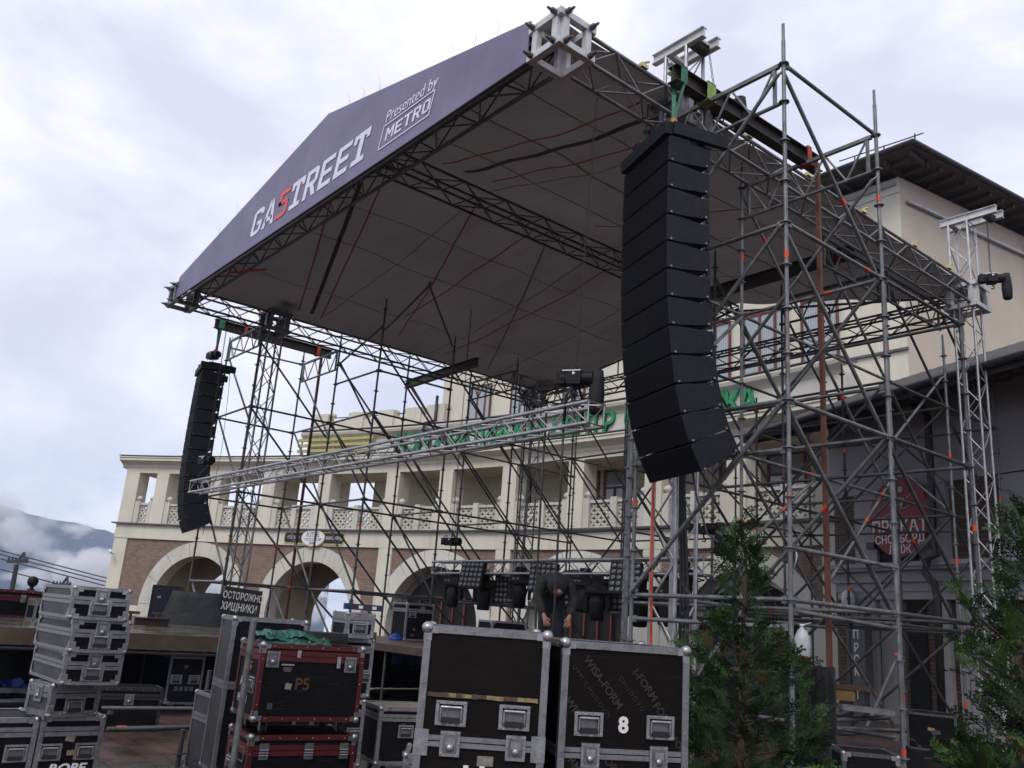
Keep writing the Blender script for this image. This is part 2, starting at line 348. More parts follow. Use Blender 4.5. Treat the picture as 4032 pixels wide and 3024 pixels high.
def ibeam(mb, P, Q, h=.22, w=.14, t=.012, up=(0, 0, 1)):
    P, Q = Vector(P), Vector(Q); x, y, z = frame(Q-P, up)
    mb.bar(P, Q, t, h-2*t, up=up)
    for sgn in (-1, 1): mb.bar(P+y*sgn*(h/2-t/2), Q+y*sgn*(h/2-t/2), w, t, up=up)

# ================================================================== ground, hills, low cloud
def pavermat():
    m = bpy.data.materials.new('wet red brown pavers'); m.use_nodes = True; t = m.node_tree; b = t.nodes['Principled BSDF']
    c = t.nodes.new('ShaderNodeTexCoord'); mp_ = t.nodes.new('ShaderNodeMapping'); mp_.inputs['Location'].default_value = (10.5, 9.5, 0); t.links.new(c.outputs['Object'], mp_.inputs[0])
    s = t.nodes.new('ShaderNodeSeparateXYZ'); t.links.new(mp_.outputs[0], s.inputs[0])
    def mth(op, a, bb=None, v=None):
        n = t.nodes.new('ShaderNodeMath'); n.operation = op
        t.links.new(a, n.inputs[0])
        if bb is not None: t.links.new(bb, n.inputs[1])
        elif v is not None: n.inputs[1].default_value = v
        return n.outputs[0]
    L = t.nodes.new('ShaderNodeVectorMath'); L.operation = 'LENGTH'; xy = t.nodes.new('ShaderNodeCombineXYZ'); t.links.new(s.outputs[0], xy.inputs[0]); t.links.new(s.outputs[1], xy.inputs[1]); t.links.new(xy.outputs[0], L.inputs[0])
    an = mth('MULTIPLY', mth('ARCTAN2', s.outputs[1], s.outputs[0]), v=12.)
    v = t.nodes.new('ShaderNodeCombineXYZ'); t.links.new(an, v.inputs[0]); t.links.new(L.outputs[1], v.inputs[1])
    k = t.nodes.new('ShaderNodeTexBrick'); k.inputs['Scale'].default_value = 1; k.inputs['Brick Width'].default_value = .42; k.inputs['Row Height'].default_value = .21; k.inputs['Mortar Size'].default_value = .011; k.inputs['Mortar Smooth'].default_value = .3; k.inputs['Bias'].default_value = -.2
    k.inputs['Color1'].default_value = (.105, .062, .052, 1); k.inputs['Color2'].default_value = (.06, .042, .038, 1); k.inputs['Mortar'].default_value = (.028, .022, .02, 1)
    t.links.new(v.outputs[0], k.inputs[0])
    n = t.nodes.new('ShaderNodeTexNoise'); n.inputs['Scale'].default_value = .8; n.inputs['Detail'].default_value = 8; t.links.new(c.outputs['Object'], n.inputs[0])
    r = t.nodes.new('ShaderNodeMapRange'); r.inputs[1].default_value = .35; r.inputs[2].default_value = .65; r.inputs[3].default_value = .6; r.inputs[4].default_value = 1.35; t.links.new(n.outputs[0], r.inputs[0])
    sc_ = t.nodes.new('ShaderNodeVectorMath'); sc_.operation = 'SCALE'; t.links.new(k.outputs[0], sc_.inputs[0]); t.links.new(r.outputs[0], sc_.inputs[3]); t.links.new(sc_.outputs[0], b.inputs['Base Color'])
    r2 = t.nodes.new('ShaderNodeMapRange'); r2.inputs[1].default_value = .4; r2.inputs[2].default_value = .6; r2.inputs[3].default_value = .2; r2.inputs[4].default_value = .45; t.links.new(n.outputs[0], r2.inputs[0]); t.links.new(r2.outputs[0], b.inputs['Roughness'])
    bp = t.nodes.new('ShaderNodeBump'); bp.inputs['Strength'].default_value = .4; bp.inputs['Distance'].default_value = .01; bp.invert = True; t.links.new(k.outputs[1], bp.inputs['Height']); t.links.new(bp.outputs[0], b.inputs['Normal'])
    return m
g = MB(); nr = 40
rings = [0, 6, 14, 26, 40, 55, 62, 90, 200, 600, 1500, 4000]
for i in range(len(rings)-1):
    for j in range(nr):
        a0, a1 = 2*pi*j/nr, 2*pi*(j+1)/nr
        def gz(r, a):
            x, y = r*sin(a), r*cos(a)
            if r < 61: return 0.
            return -min(260., (r-55)*.35)                     # the plaza ends on a terrace above the valley
        P = [Vector((r*sin(a), r*cos(a), gz(r, a))) for r, a in ((rings[i], a0), (rings[i+1], a0), (rings[i+1], a1), (rings[i], a1))]
        if i == 0: g.poly((P[0], P[2], P[1]))
        else: g.quad(P[0], P[3], P[2], P[1])
structure(g.build('ground', pavermat()))

def hnoise(x, y): return sin(x*.0031+1.3)*cos(y*.0047)+.5*sin(x*.0093+y*.0071)+.25*sin(x*.023-y*.019)+.13*sin(x*.051+y*.043)
hm = mat('haze-blue forested slope', (.009, .016, .026), .9, 0, .5, .02, .6, .05, coords='Object')  # green slope blued: distance haze is mixed into this base colour
h = MB(); NX, NY = 90, 26
for i in range(NX+1):
    az = radians(100-38*i/NX)                                 # degrees left of +y
    for j in range(NY+1):
        d = 1100+1500*j/NY; k = j/NY
        x, y = -sin(az)*d, cos(az)*d
        top = 185-1.5*(i-28) if i > 28 else 185-.8*(28-i)
        z = -250+(top+250)*sin(min(1, k*1.25)*pi/2)+18*hnoise(x, y)*k+random.uniform(-3, 3)*k
        h.v.append(Vector((x, y, z)))
for i in range(NX):
    for j in range(NY):
        a = i*(NY+1)+j; h.face((a, a+1, a+NY+2, a+NY+1), 0, True)
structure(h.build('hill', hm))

def cloudmat(name, dens, k):
    m = bpy.data.materials.new(name); m.use_nodes = True; t = m.node_tree; t.nodes.clear()
    o = t.nodes.new('ShaderNodeOutputMaterial'); p = t.nodes.new('ShaderNodeVolumePrincipled'); t.links.new(p.outputs[0], o.inputs['Volume'])
    p.inputs['Color'].default_value = (.985, .985, .99, 1); p.inputs['Anisotropy'].default_value = .15
    c = t.nodes.new('ShaderNodeTexCoord'); n = t.nodes.new('ShaderNodeTexNoise'); n.noise_dimensions = '4D'; n.inputs['Scale'].default_value = 1.9; n.inputs['Detail'].default_value = 7; n.inputs['Roughness'].default_value = .6; n.inputs['Distortion'].default_value = .5
    oi = t.nodes.new('ShaderNodeObjectInfo'); mw_ = t.nodes.new('ShaderNodeMath'); mw_.operation = 'MULTIPLY'; mw_.inputs[1].default_value = 40; t.links.new(oi.outputs['Random'], mw_.inputs[0]); t.links.new(mw_.outputs[0], n.inputs['W'])
    t.links.new(c.outputs['Object'], n.inputs[0]); L = t.nodes.new('ShaderNodeVectorMath'); L.operation = 'LENGTH'; t.links.new(c.outputs['Object'], L.inputs[0])
    a = t.nodes.new('ShaderNodeMath'); a.operation = 'MULTIPLY_ADD'; a.inputs[1].default_value = 1.7; t.links.new(n.outputs[0], a.inputs[0])
    b_ = t.nodes.new('ShaderNodeMath'); b_.operation = 'MULTIPLY_ADD'; b_.inputs[1].default_value = -1; b_.inputs[2].default_value = -.25; t.links.new(L.outputs[1], b_.inputs[0]); t.links.new(b_.outputs[0], a.inputs[2])
    r = t.nodes.new('ShaderNodeMapRange'); r.inputs[1].default_value = .0; r.inputs[2].default_value = k; r.inputs[4].default_value = dens; r.interpolation_type = 'SMOOTHSTEP'; t.links.new(a.outputs[0], r.inputs[0]); t.links.new(r.outputs[0], p.inputs['Density']); return m
CL1, CL2 = cloudmat('dense cloud', .09, .16), cloudmat('drifting mist', .05, .42)
def puff(px, py, dist, rx, ry, m, label):                 # a bank of cloud: an ellipsoid of vapour with a ragged edge
    c = ond(px, py, dist); me = bpy.data.meshes.new('cloud'); b = MB(); b.ball((0, 0, 0), 1.05, 0, 16, 10); o = b.build('cloud', m); o['kind'] = 'stuff'; tag(o, label, 'cloud')
    k = dist/FPX; a = atan2(c.x, -c.y)
    o.matrix_basis = Matrix.Translation(c) @ Matrix.Rotation(atan2(CR.y, CR.x), 4, 'Z') @ Matrix.Diagonal((rx*k, max(rx, ry)*k*.8, ry*k, 1))
puff(360, 2280, 760, 250, 200, CL1, 'bright white cloud bank rising beside the end pier of the arcade')
puff(560, 2330, 820, 260, 170, CL1, 'white cloud bank seen through the arcade arches')
puff(1010, 2360, 900, 420, 210, CL1, 'broad white cloud bank far behind the arcade')
puff(70, 2110, 1000, 230, 190, CL2, 'thin mist drifting across the left shoulder of the hill')
puff(130, 2270, 960, 210, 90, CL2, 'mist lying low before the hill at the left edge')
puff(10, 1990, 1010, 170, 120, CL2, 'veil of mist hiding the top of the hill at the left edge')
puff(215, 2195, 950, 150, 75, CL2, 'mist rolling between the cableway ropes and the hill')
puff(300, 2085, 1040, 130, 60, CL2, 'small shred of mist crossing the dark hill')
hz = MB(); hz.bx(-2900, 2900, -2900, 2900, -262, 330); ho = hz.build('haze', bpy.data.materials.new('thin air')); ho['kind'] = 'stuff'
hmt = ho.data.materials[0]; hmt.use_nodes = True; t_ = hmt.node_tree; t_.nodes.clear(); o_ = t_.nodes.new('ShaderNodeOutputMaterial'); p_ = t_.nodes.new('ShaderNodeVolumePrincipled'); p_.inputs['Color'].default_value = (.6, .74, 1, 1); p_.inputs['Density'].default_value = .00024; t_.links.new(p_.outputs[0], o_.inputs['Volume'])

# ================================================================== scaffolds
TR = .0242
class Scaf:
    def __init__(s, label, loc):
        s.root = thing('scaffold_tower', label, 'scaffold', loc, 0, 'scaffold towers round the stage'); s.st = []
    def standard(s, x, y, z1, z0=.05, m=GALV, tapes=(), ph=0.):
        b = MB(); b.tube((x, y, z0), (x, y, z1), TR, 10); b.tube((x, y, z1), (x, y, z1+.22), .019, 8)
        b.box((x, y, z0), (.15, .15, .012))
        k = .5
        while k <= z1:
            if k > .3:
                b.tube((x, y, k-.005+ph), (x, y, k+.005+ph), .061, 10)
                b.tube((x, y, k-.03+ph), (x, y, k+.03+ph), .029, 8)
            k += .5
        o = b.build('standard', m, s.root); s.st.append((x, y))
        if tapes:
            for z in tapes:
                t = MB(); t.tube((x, y, z-.042), (x, y, z+.042), TR+.003, 10); t.build('tape_band', TAPE, o)
    def ledger(s, p, q, m=GALV, tape=None, name='ledger'):
        p, q = Vector(p), Vector(q); d = (q-p).normalized(); b = MB(); a, e = p+d*.07, q-d*.07
        b.tube(a, e, TR, 9)
        for c, sg in ((p, 1), (q, -1)): b.bar(c+d*sg*.028, c+d*sg*.095, .03, .07)
        o = b.build(name, m, s.root)
        if tape is not None:
            t = MB(); c = p+(q-p)*tape; t.tube(c-d*.04, c+d*.04, TR+.003, 9); t.build('tape_band', TAPE, o)
    def brace(s, p, q, m=GALV, tape=None):
        p, q = Vector(p), Vector(q); d = (q-p); h = Vector((-d.y, d.x, 0)).normalized()*.045
        b = MB(); n = d.normalized(); b.tube(p+h+n*.06, q+h-n*.06, TR, 9)
        for c, sg in ((p, 1), (q, -1)): b.tube(c+h*.3, c+h+n*sg*.07, .016, 6)
        o = b.build('diagonal_brace', m, s.root)
        if tape is not None:
            t = MB(); c = p+h+d*tape; t.tube(c-n*.045, c+n*.045, TR+.003, 9); t.build('tape_band', TAPE, o)
    def girder(s, p, q, hh=.5, m=GALV, bays=3):
        p, q = Vector(p), Vector(q); d = q-p; n = d.normalized(); b = MB(); dn = Vector((0, 0, -hh))
        b.bar(p+n*.06, q-n*.06, .048, .05); b.tube(p+dn+n*.06, q+dn-n*.06, TR, 9)
        L = d.length; xs = [.12+(L-.24)*i/(bays*2) for i in range(bays*2+1)]
        b.bar(p+n*.12, p+n*.12+dn, .036, .036, up=(1, 0, 0)); b.bar(q-n*.12, q-n*.12+dn, .036, .036, up=(1, 0, 0))
        for i in range(bays*2):
            u, v = p+n*xs[i], p+n*xs[i+1]
            if i % 2 == 0: b.tube(u, v+dn, .015, 6, caps=False)
            else: b.tube(u+dn, v, .015, 6, caps=False)
        b.build('lattice_girder', m, s.root)
XR = [-4.9, -6.97, -9.04]; YS = [7.56, 9.63, 11.7, 13.77, 15.9, 17.97]
SR = Scaf('grey scaffold tower beside the big speaker array, nearest the conifers', (-5.9, 8.6, 0))
SR.standard(XR[0], YS[0], 8.32, tapes=(5.62, 3.0)); SR.standard(XR[0], YS[1], 8.45, tapes=(7.1, .55)); SR.standard(XR[1], YS[0], 8.2, tapes=(3.05,)); SR.standard(XR[1], YS[1], 8.2, tapes=(3.1, 6.9))
SR.standard(XR[1], YS[2], 8.1, tapes=(5.3, 3.4)); SR.standard(-7.6, 8.15, 5.2, m=GALV)
SR.standard(XR[1], YS[3], 8.1, tapes=(6.6, .9)); SR.standard(XR[1], YS[4], 7.2, tapes=(3.2, 5.1, .8)); SR.standard(XR[1], YS[5], 7., tapes=(4.6, 2.5)); SR.standard(XR[2], YS[1], 8., tapes=(6.5,))
for z in (2, 4, 6):
    for y in YS[:2]:
        SR.ledger((XR[0], y, z), (XR[1], y, z), tape=.35 if z == 6 and y > 9 else None)
    SR.ledger((XR[0], YS[0], z), (XR[0], YS[1], z), tape=.82 if z == 6 else None)
    for k in range(5): SR.ledger((XR[1], YS[k], z), (XR[1], YS[k+1], z), m=GALV if k < 3 else GALVD, tape=(.8 if z == 4 else .3) if k in (1, 2) and z < 6 else None)
    SR.ledger((XR[1], YS[1], z), (XR[2], YS[1], z))
SR.ledger((XR[1], YS[0], 1.74), (XR[0], YS[0], 1.74)); SR.ledger((XR[0], YS[0], 1.9), (XR[0], YS[1], 1.83)); SR.ledger((XR[1], YS[1], 1.85), (XR[1], YS[2], 1.85))
SR.ledger((XR[0], YS[0], 2.5), (XR[0], YS[1], 2.5)) ; SR.ledger((-4.9, 9.63, .7), (-6.97, 9.63, .7)); SR.ledger((-5.0, 7.7, .45), (-4.9, 9.63, .42))
SR.ledger((XR[0], YS[1], 4.62), (XR[1], YS[1], 4.62)); SR.ledger((XR[0], YS[0], 3.48), (XR[1], YS[0], 3.52)); SR.ledger((XR[0], YS[0], 8), (XR[0], YS[1], 8))
for y in YS[:2]: SR.girder((XR[0], y, 8), (XR[1], y, 8))
SR.girder((XR[1], YS[2], 8), (XR[1], YS[3], 8), m=GALVD); SR.girder((XR[1], YS[3], 8), (XR[1], YS[4], 8), m=GALVD)
SR.girder((XR[1], YS[3], 8), (-9.04, YS[3], 8), m=GALVD)
for z in (8, 6, 4): SR.brace((XR[0], YS[0], z), (XR[0], YS[1], z-2), tape=.62 if z == 8 else None)
for z in (7.9, 6, 4): SR.brace((XR[0], YS[0], z), (XR[1], YS[0], z-2))
for z in (7.4, 6, 4): SR.brace((XR[0], YS[1], z), (XR[1], YS[1], z-2 if z > 2 else .4), tape=.4 if z == 4 else None)
for k in range(1, 5):
    for z in (8, 6, 4, 2): SR.brace((XR[1], YS[k], z), (XR[1], YS[k+1], z-2 if z > 2 else .3), m=GALV if k < 3 else GALVD, tape=.3 if (k+z//2) % 5 == 0 else None)
for z in (6, 4, 2): SR.brace((XR[1], YS[1], z), (XR[1], YS[0], z-1.9))
for k in (2, 3, 4):
    SR.standard(XR[2], YS[k], 8.1 if k < 4 else 7., m=GALVD, tapes=(2.6+k*.7,))
    for z in (2, 4, 6):
        SR.ledger((XR[2], YS[k-1], z), (XR[2], YS[k], z), m=GALVD); SR.ledger((XR[1], YS[k], z), (XR[2], YS[k], z), m=GALVD)
        SR.brace((XR[2], YS[k-1], z+1.9), (XR[2], YS[k], z), m=GALVD); SR.brace((XR[1], YS[k], z), (XR[2], YS[k], z-1.8), m=GALVD)
SR.standard(-4.9, 11.75, 6.1, m=GALVD, tapes=(3.2,))
for z in (2, 4, 6): SR.ledger((XR[0], YS[1], z), (-4.9, 11.75, z), m=GALVD); SR.ledger((-4.9, 11.75, z), (XR[1], YS[2], z), m=GALVD)
SR.brace((XR[0], YS[1], 4), (-4.9, 11.75, 2), m=GALVD)
SR.brace((XR[1], YS[3], 4.9), (XR[1], YS[4], 6.6)); SR.brace((XR[1], YS[2], 2.4), (XR[1], YS[3], 4.3), tape=.6); SR.brace((XR[1], YS[1], 2.7), (XR[1], YS[2], 4.1), tape=.5)

XL = [-17.03, -19.1, -21.17]
SL = Scaf('dark scaffold tower along the far side of the stage, with the smaller speaker array', (-19, 11, 0))
tp = {(1, 0): (6.75, 4.5, 2.9), (2, 1): (6.5, 2.9, 5.1), (1, 1): (2.95,), (0, 1): (7.2, 3.4), (1, 2): (6.9,), (0, 2): (4.4,), (0, 3): (3.2, 5.6)}
for i, x in enumerate(XL):
    for j, y in enumerate(YS[:6]):
        if i == 2 and j > 1: continue
        if i == 0 and j == 0: continue
        top = {(1, 0): 7.6, (0, 1): 8.55, (2, 0): 7.9}.get((i, j), 8.15)
        SL.standard(x, y, top, m=GALVD, tapes=tp.get((i, j), (2.3+.7*i,)))
for z in (2, 4, 6):
    for j in range(5):
        SL.ledger((XL[1], YS[j], z), (XL[1], YS[j+1], z), m=GALVD, tape=.75 if (j+z//2) % 3 == 1 else None)
        if j: SL.ledger((XL[0], YS[j], z), (XL[0], YS[j+1], z), m=GALVD)
        if j: SL.ledger((XL[0], YS[j], z), (XL[1], YS[j], z), m=GALV, tape=.7 if z == 6 and j == 1 else None)
    for j in (0, 1): SL.ledger((XL[1], YS[j], z), (XL[2], YS[j], z), m=GALV)
    SL.ledger((XL[2], YS[0], z), (XL[2], YS[1], z), m=GALVD)
for j in (0, 1):
    SL.girder((XL[1], YS[j], 7.9 if j else 8), (XL[2], YS[j], 7.9 if j else 8))
SL.ledger((XL[2], YS[0], 7.85), (XL[2], YS[1], 7.9)); SL.girder((XL[0], YS[3], 8), (XL[1], YS[3], 8), m=GALVD); SL.girder((XL[0], YS[4], 8), (XL[1], YS[4], 8), m=GALVD)
SL.girder((XL[0], YS[3], 7.9), (XL[0], YS[4], 7.9), m=GALVD)
SL.ledger((XL[1], YS[1], 7.5), (XL[0], YS[1], 8.1), m=GALVD); SL.ledger((XL[0], YS[1], 7), (XL[0], YS[2], 7), m=GALVD); SL.ledger((XL[1], YS[1], 7), (XL[0], YS[1], 7), m=GALVD)
for z in (7.6, 6, 4, 2):
    zz = .3 if z == 2 else z-2 if z < 7 else 5.6
    for j in range(5):
        SL.brace((XL[1], YS[j], z), (XL[1], YS[j+1], zz), m=GALVD, tape=.55 if (j+int(z)) % 4 == 0 else None)
        if j: SL.brace((XL[0], YS[j], z), (XL[0], YS[j+1], zz), m=GALVD)
    for j in (0, 1): SL.brace((XL[2], YS[j], z), (XL[1], YS[j], zz), m=GALV, tape=.75 if z > 7 and j == 0 else None)
    for j in (1, 2): SL.brace((XL[1], YS[j], z), (XL[0], YS[j], zz), m=GALVD)
SL.brace((XL[0], YS[1], 8.0), (-15.2, YS[1], 8.7), m=GALVD); SL.brace((-15.2, YS[1], 8.7), (XL[0], YS[2], 8.1), m=GALVD)

SB = Scaf('dark scaffold frame across the back of the stage, before the arcade', (-13, 17, 0))
XB = [-9.04, -11.11, -13.18, -15.0]
for i, x in enumerate(XB):
    for j in (4, 5): SB.standard(x, YS[j], 6.6 if j == 4 else 6.2, m=GALVD, tapes=(2.2+.5*((i+j) % 3),))
for z in (2, 4, 6):
    for j in (4, 5):
        xs = [XL[0]]+XB[::-1]+[XR[1]]
        for a, b_ in zip(xs, xs[1:]): SB.ledger((a, YS[j], z), (b_, YS[j], z), m=GALVD)
        for k, (a, b_) in enumerate(zip(xs, xs[1:])):
            if z > 2 and (k+z//2) % 2: SB.brace((a, YS[j], z), (b_, YS[j], z-2), m=GALVD)
            elif z > 2: SB.brace((b_, YS[j], z), (a, YS[j], z-2), m=GALVD)
    for x in XB: SB.ledger((x, YS[4], z), (x, YS[5], z), m=GALVD)

# ------------------------------------------------------------------ steel beams lying on the scaffolds
def beam(P, Q, label, hh=.22):
    b = MB(); ibeam(b, P, Q, hh, .15); return tag(b.build('steel_beam', BEAM), label, 'steel beam', 'steel beams on the scaffolds')
beam((-6.02, 6.93, 8.115), (-5.95, 10.0, 8.115), 'rusty steel beam carrying the big speaker array with green and lime slings')
beam((-20.4, 6.85, 8.14), (-20.4, 10.05, 8.14), 'dark steel beam carrying the smaller far speaker array')
beam((-10.1, 12.92, 8.14), (-7.05, 12.92, 8.14), 'black steel beam under the roof behind the big speaker array')
beam((-21.2, 12.95, 8.1), (-17.7, 12.95, 8.16), 'black steel beam poking out under the roof over the far scaffold')
def sling(name, c, w, hh, m, label, hook=None, ax='x'):
    b = MB(); c = Vector(c); t = .012
    for sx in (-1, 1): b.box(c+Vector((sx*(.075+t/2), 0, 0)), (t, w, hh+2*t))
    b.box(c+Vector((0, 0, hh/2+t/2)), (.15+2*t, w, t)); b.box(c-Vector((0, 0, hh/2+t/2)), (.15+2*t, w, t))
    if hook is not None:
        for sx in (-1, 1): b.bar(c+Vector((sx*.08, 0, -hh/2)), hook, .05, t)
    return tag(b.build(name, m), label, 'sling')
sling('lifting_sling', (-6.02, 7.06, 8.115), .11, .22, GREENS, 'green webbing sling round the outer end of the rusty beam', Vector((-5.97, 6.92, 7.42)))
sling('lashing_strap', (-6.0, 7.56, 8.11), .16, .24, LIMES, 'lime green lashing strap tying the rusty beam to the scaffold girder')
sling('lashing_strap', (-5.95, 9.66, 8.11), .09, .26, STRAP, 'orange lashing strap at the inner end of the rusty beam')
sling('lifting_sling', (-20.4, 7.0, 8.14), .14, .22, GREENS, 'green webbing sling at the outer end of the far dark beam', Vector((-20.4, 7.0, 7.5)))
sling('lashing_strap', (-20.4, 7.62, 8.14), .08, .24, STRAP, 'orange lashing strap on the far beam near its green sling')
sling('lashing_strap', (-20.4, 9.64, 8.14), .09, .24, STRAP, 'orange lashing strap at the inner end of the far dark beam')
sling('lashing_strap', (-7.35, 12.92, 8.14), .09, .24, STRAP, 'orange lashing strap on the black beam behind the big speaker array')
def post(x, y, label):
    b = MB(); b.bx(x-.025, x+.025, y-.03, y+.03, 0, 8.02); b.bx(x-.1, x+.1, y-.1, y+.1, 0, .015)
    return tag(b.build('prop_post', RUST), label, 'prop post', 'red oxide prop posts')
post(-5.83, 9.78, 'red brown steel post standing under the inner end of the rusty beam')
post(-20.4, 9.78, 'thin red brown post standing under the inner end of the far beam')

# ================================================================== stage roof
XRR, XLL, YF, YB, ZB, TS = -6.67, -19.35, 5.7, 16.75, 8.02, .36
YT, YTB, RX, RZ = 7.92, 16.35, -12.4, 9.66
zc = ZB+TS/2
SEAM = mat('canopy seam tape', (.2, .185, .18), .8)
roof = thing('stage_roof', 'gabled stage roof with grey canopy and purple front banner', 'stage roof', (-13, 11, 8))
b = MB(); truss(b, (XRR, YF+.28, zc), (XRR, YB-.3, zc), TS, .027, .013, pan=.46); b.build('side_truss', ALUD, roof)
b = MB(); truss(b, (XLL, YF+.28, zc), (XLL, YB-.3, zc), TS, .027, .013, pan=.46); b.build('side_truss', GALVD, roof)
b = MB(); truss(b, (XLL+.3, YF, zc), (XRR-.3, YF, zc), TS, .027, .013, pan=.5); b.build('front_truss', GALVD, roof)
b = MB(); truss(b, (XLL+.3, YB, zc), (XRR-.3, YB, zc), TS, .027, .013, pan=.5); b.build('rear_truss', GALVD, roof)
b = MB(); truss(b, (RX, YF+.1, RZ-.32), (RX, YB, RZ-.32), .36, .025, .012, pan=.5); b.build('ridge_truss', GALVD, roof)
for y in (YF+.05, YT+2.9, YB):
    b = MB()
    for x0, sg in ((XRR-.1, -1), (XLL+.1, 1)):
        b.tube((x0, y, ZB+.4), (RX-sg*.2*-1, y, RZ-.2), .03, 8)
        b.tube((x0+sg*3, y, ZB+.36), (x0+sg*3, y, ZB+.36+(RZ-ZB-.6)*3/6.), .02, 6); b.tube((x0+sg*.2, y, ZB+.36), (RX, y, ZB+.36), .02, 6) if y > 8 else None
    if y < 8 or y > 15: b.build('gable_rafter', GALVD, roof)
# canopy: one sheet with a little slack between its supports
b = MB(); NXc, NYc = 72, 54
def cz(x, y):
    xe0, xe1 = XLL-.05, XRR+.05
    k = (x-xe0)/(RX-xe0) if x < RX else (xe1-x)/(xe1-RX)
    return 8.46+(RZ-8.46)*k + (-.09*sin(pi*((y-5.5)/2.8 % 1))*sin(pi*min(1, max(0, k)))) + .02*sin(x*2.1+y*1.3)+.016*sin(x*4.3-y*2.7)+.01*sin(x*1.2+y*6.1)
for i in range(NXc+1):
    x = XLL-.05+(XRR-XLL+.1)*i/NXc
    for j in range(NYc+1):
        y = YF-.18+(YB+.15-YF+.18)*j/NYc; b.v.append(Vector((x, y, cz(x, y))))
for i in range(NXc):
    for j in range(NYc): a = i*(NYc+1)+j; b.face((a, a+NYc+1, a+NYc+2, a+1), 0, True)
cano = b.build('canopy', TARP, roof)
sd = cano.modifiers.new('thickness', 'SOLIDIFY'); sd.thickness = .012; sd.offset = 1
def us(x, y, d=.03): return Vector((x, y, cz(x, y)-d))
def cstrap(p, q, w=.03, m=STRAP, name='ratchet_strap'):
    b = MB(); n = 14; pts = []
    for i in range(n+1):
        t = i/n; x = p[0]+(q[0]-p[0])*t; y = p[1]+(q[1]-p[1])*t
        pts.append(us(x, y, .035+.05*sin(pi*t)))
    for a, c in zip(pts, pts[1:]): b.bar(a, c, w, .006)
    b.build(name, m, roof)
for p, q in (((-18.9, 8.3), (-13.2, 6.2)), ((-18.9, 8.9), (-12.6, 6.9)), ((-17.6, 10.5), (-12.7, 10.5)), ((-18.8, 12.6), (-12.9, 13.0)), ((-12.0, 7.6), (-7.1, 7.55)), ((-11.8, 8.6), (-7.1, 8.5)), ((-11.7, 11.2), (-7.1, 11.3)), ((-18.6, 11.0), (-12.8, 9.0))): cstrap(p, q)
for p, q in (((-18.8, 8.6), (-12.7, 6.5)), ((-11.9, 8.05), (-7.1, 8.0))): cstrap(p, q, .09, BEAM, 'canopy_seam')
cstrap((-18.9, 14.2), (-12.7, 10.9), .03, SEAM, 'canopy_seam'); cstrap((-15.5, 6.2), (-15.5, 16.), .03, SEAM, 'canopy_seam'); cstrap((-9.5, 6.2), (-9.5, 16.), .03, SEAM, 'canopy_seam')
for x in (-17.6, -14.2, -10.9, -8.2): cstrap((x, 6.0), (x, 16.4), .018, SEAM, 'canopy_seam')
for y in (8.9, 12.3, 14.6): cstrap((-19, y), (-12.6, y), .016, SEAM, 'canopy_seam'); cstrap((-12.2, y), (-7, y), .016, SEAM, 'canopy_seam')
b = MB()
b.bar((-16.5, YF-.05, ZB-.02), (-15.6, YF+.35, ZB-.06), .07, .02); b.build('ratchet_strap', STRAP, roof)
# front banner
BY = YF-.24
b = MB(); pts = [(-19.2, 8.06), (-7.0, 8.02), (-7.0, 8.58), (RX, 9.74), (-19.12, 8.56)]
b.prism(pts, (0, BY, 0), (1, 0, 0), (0, 0, 1), (0, .012, 0)); ban = b.build('front_banner', PURP, roof)
b = MB()
for (x0, z0), (x1, z1) in ((pts[2], pts[3]), (pts[3], pts[4])): b.tube((x0, BY+.02, z0+.005), (x1, BY+.02, z1+.005), .014, 6)
b.tube((pts[0][0], BY+.02, pts[0][1]), (pts[1][0], BY+.02, pts[1][1]), .018, 6, 1); b.build('banner_hem', [STONE, BEAM], roof)
b = MB()
for i, x in enumerate((-18.3, -17., -16.1, -11.7, -11.2, -10.7, -8.7, -8.2, -7.7)):
    z = 9.74-abs(x-RX)*(.173 if x < RX else .214); b.path([(x, BY+.03, z), (x+.01*i, BY, z+.13), (x-.05+.03*(i % 3), BY-.02, z+.24)], .003, 4)
b.build('cable_tie', STONE, roof)
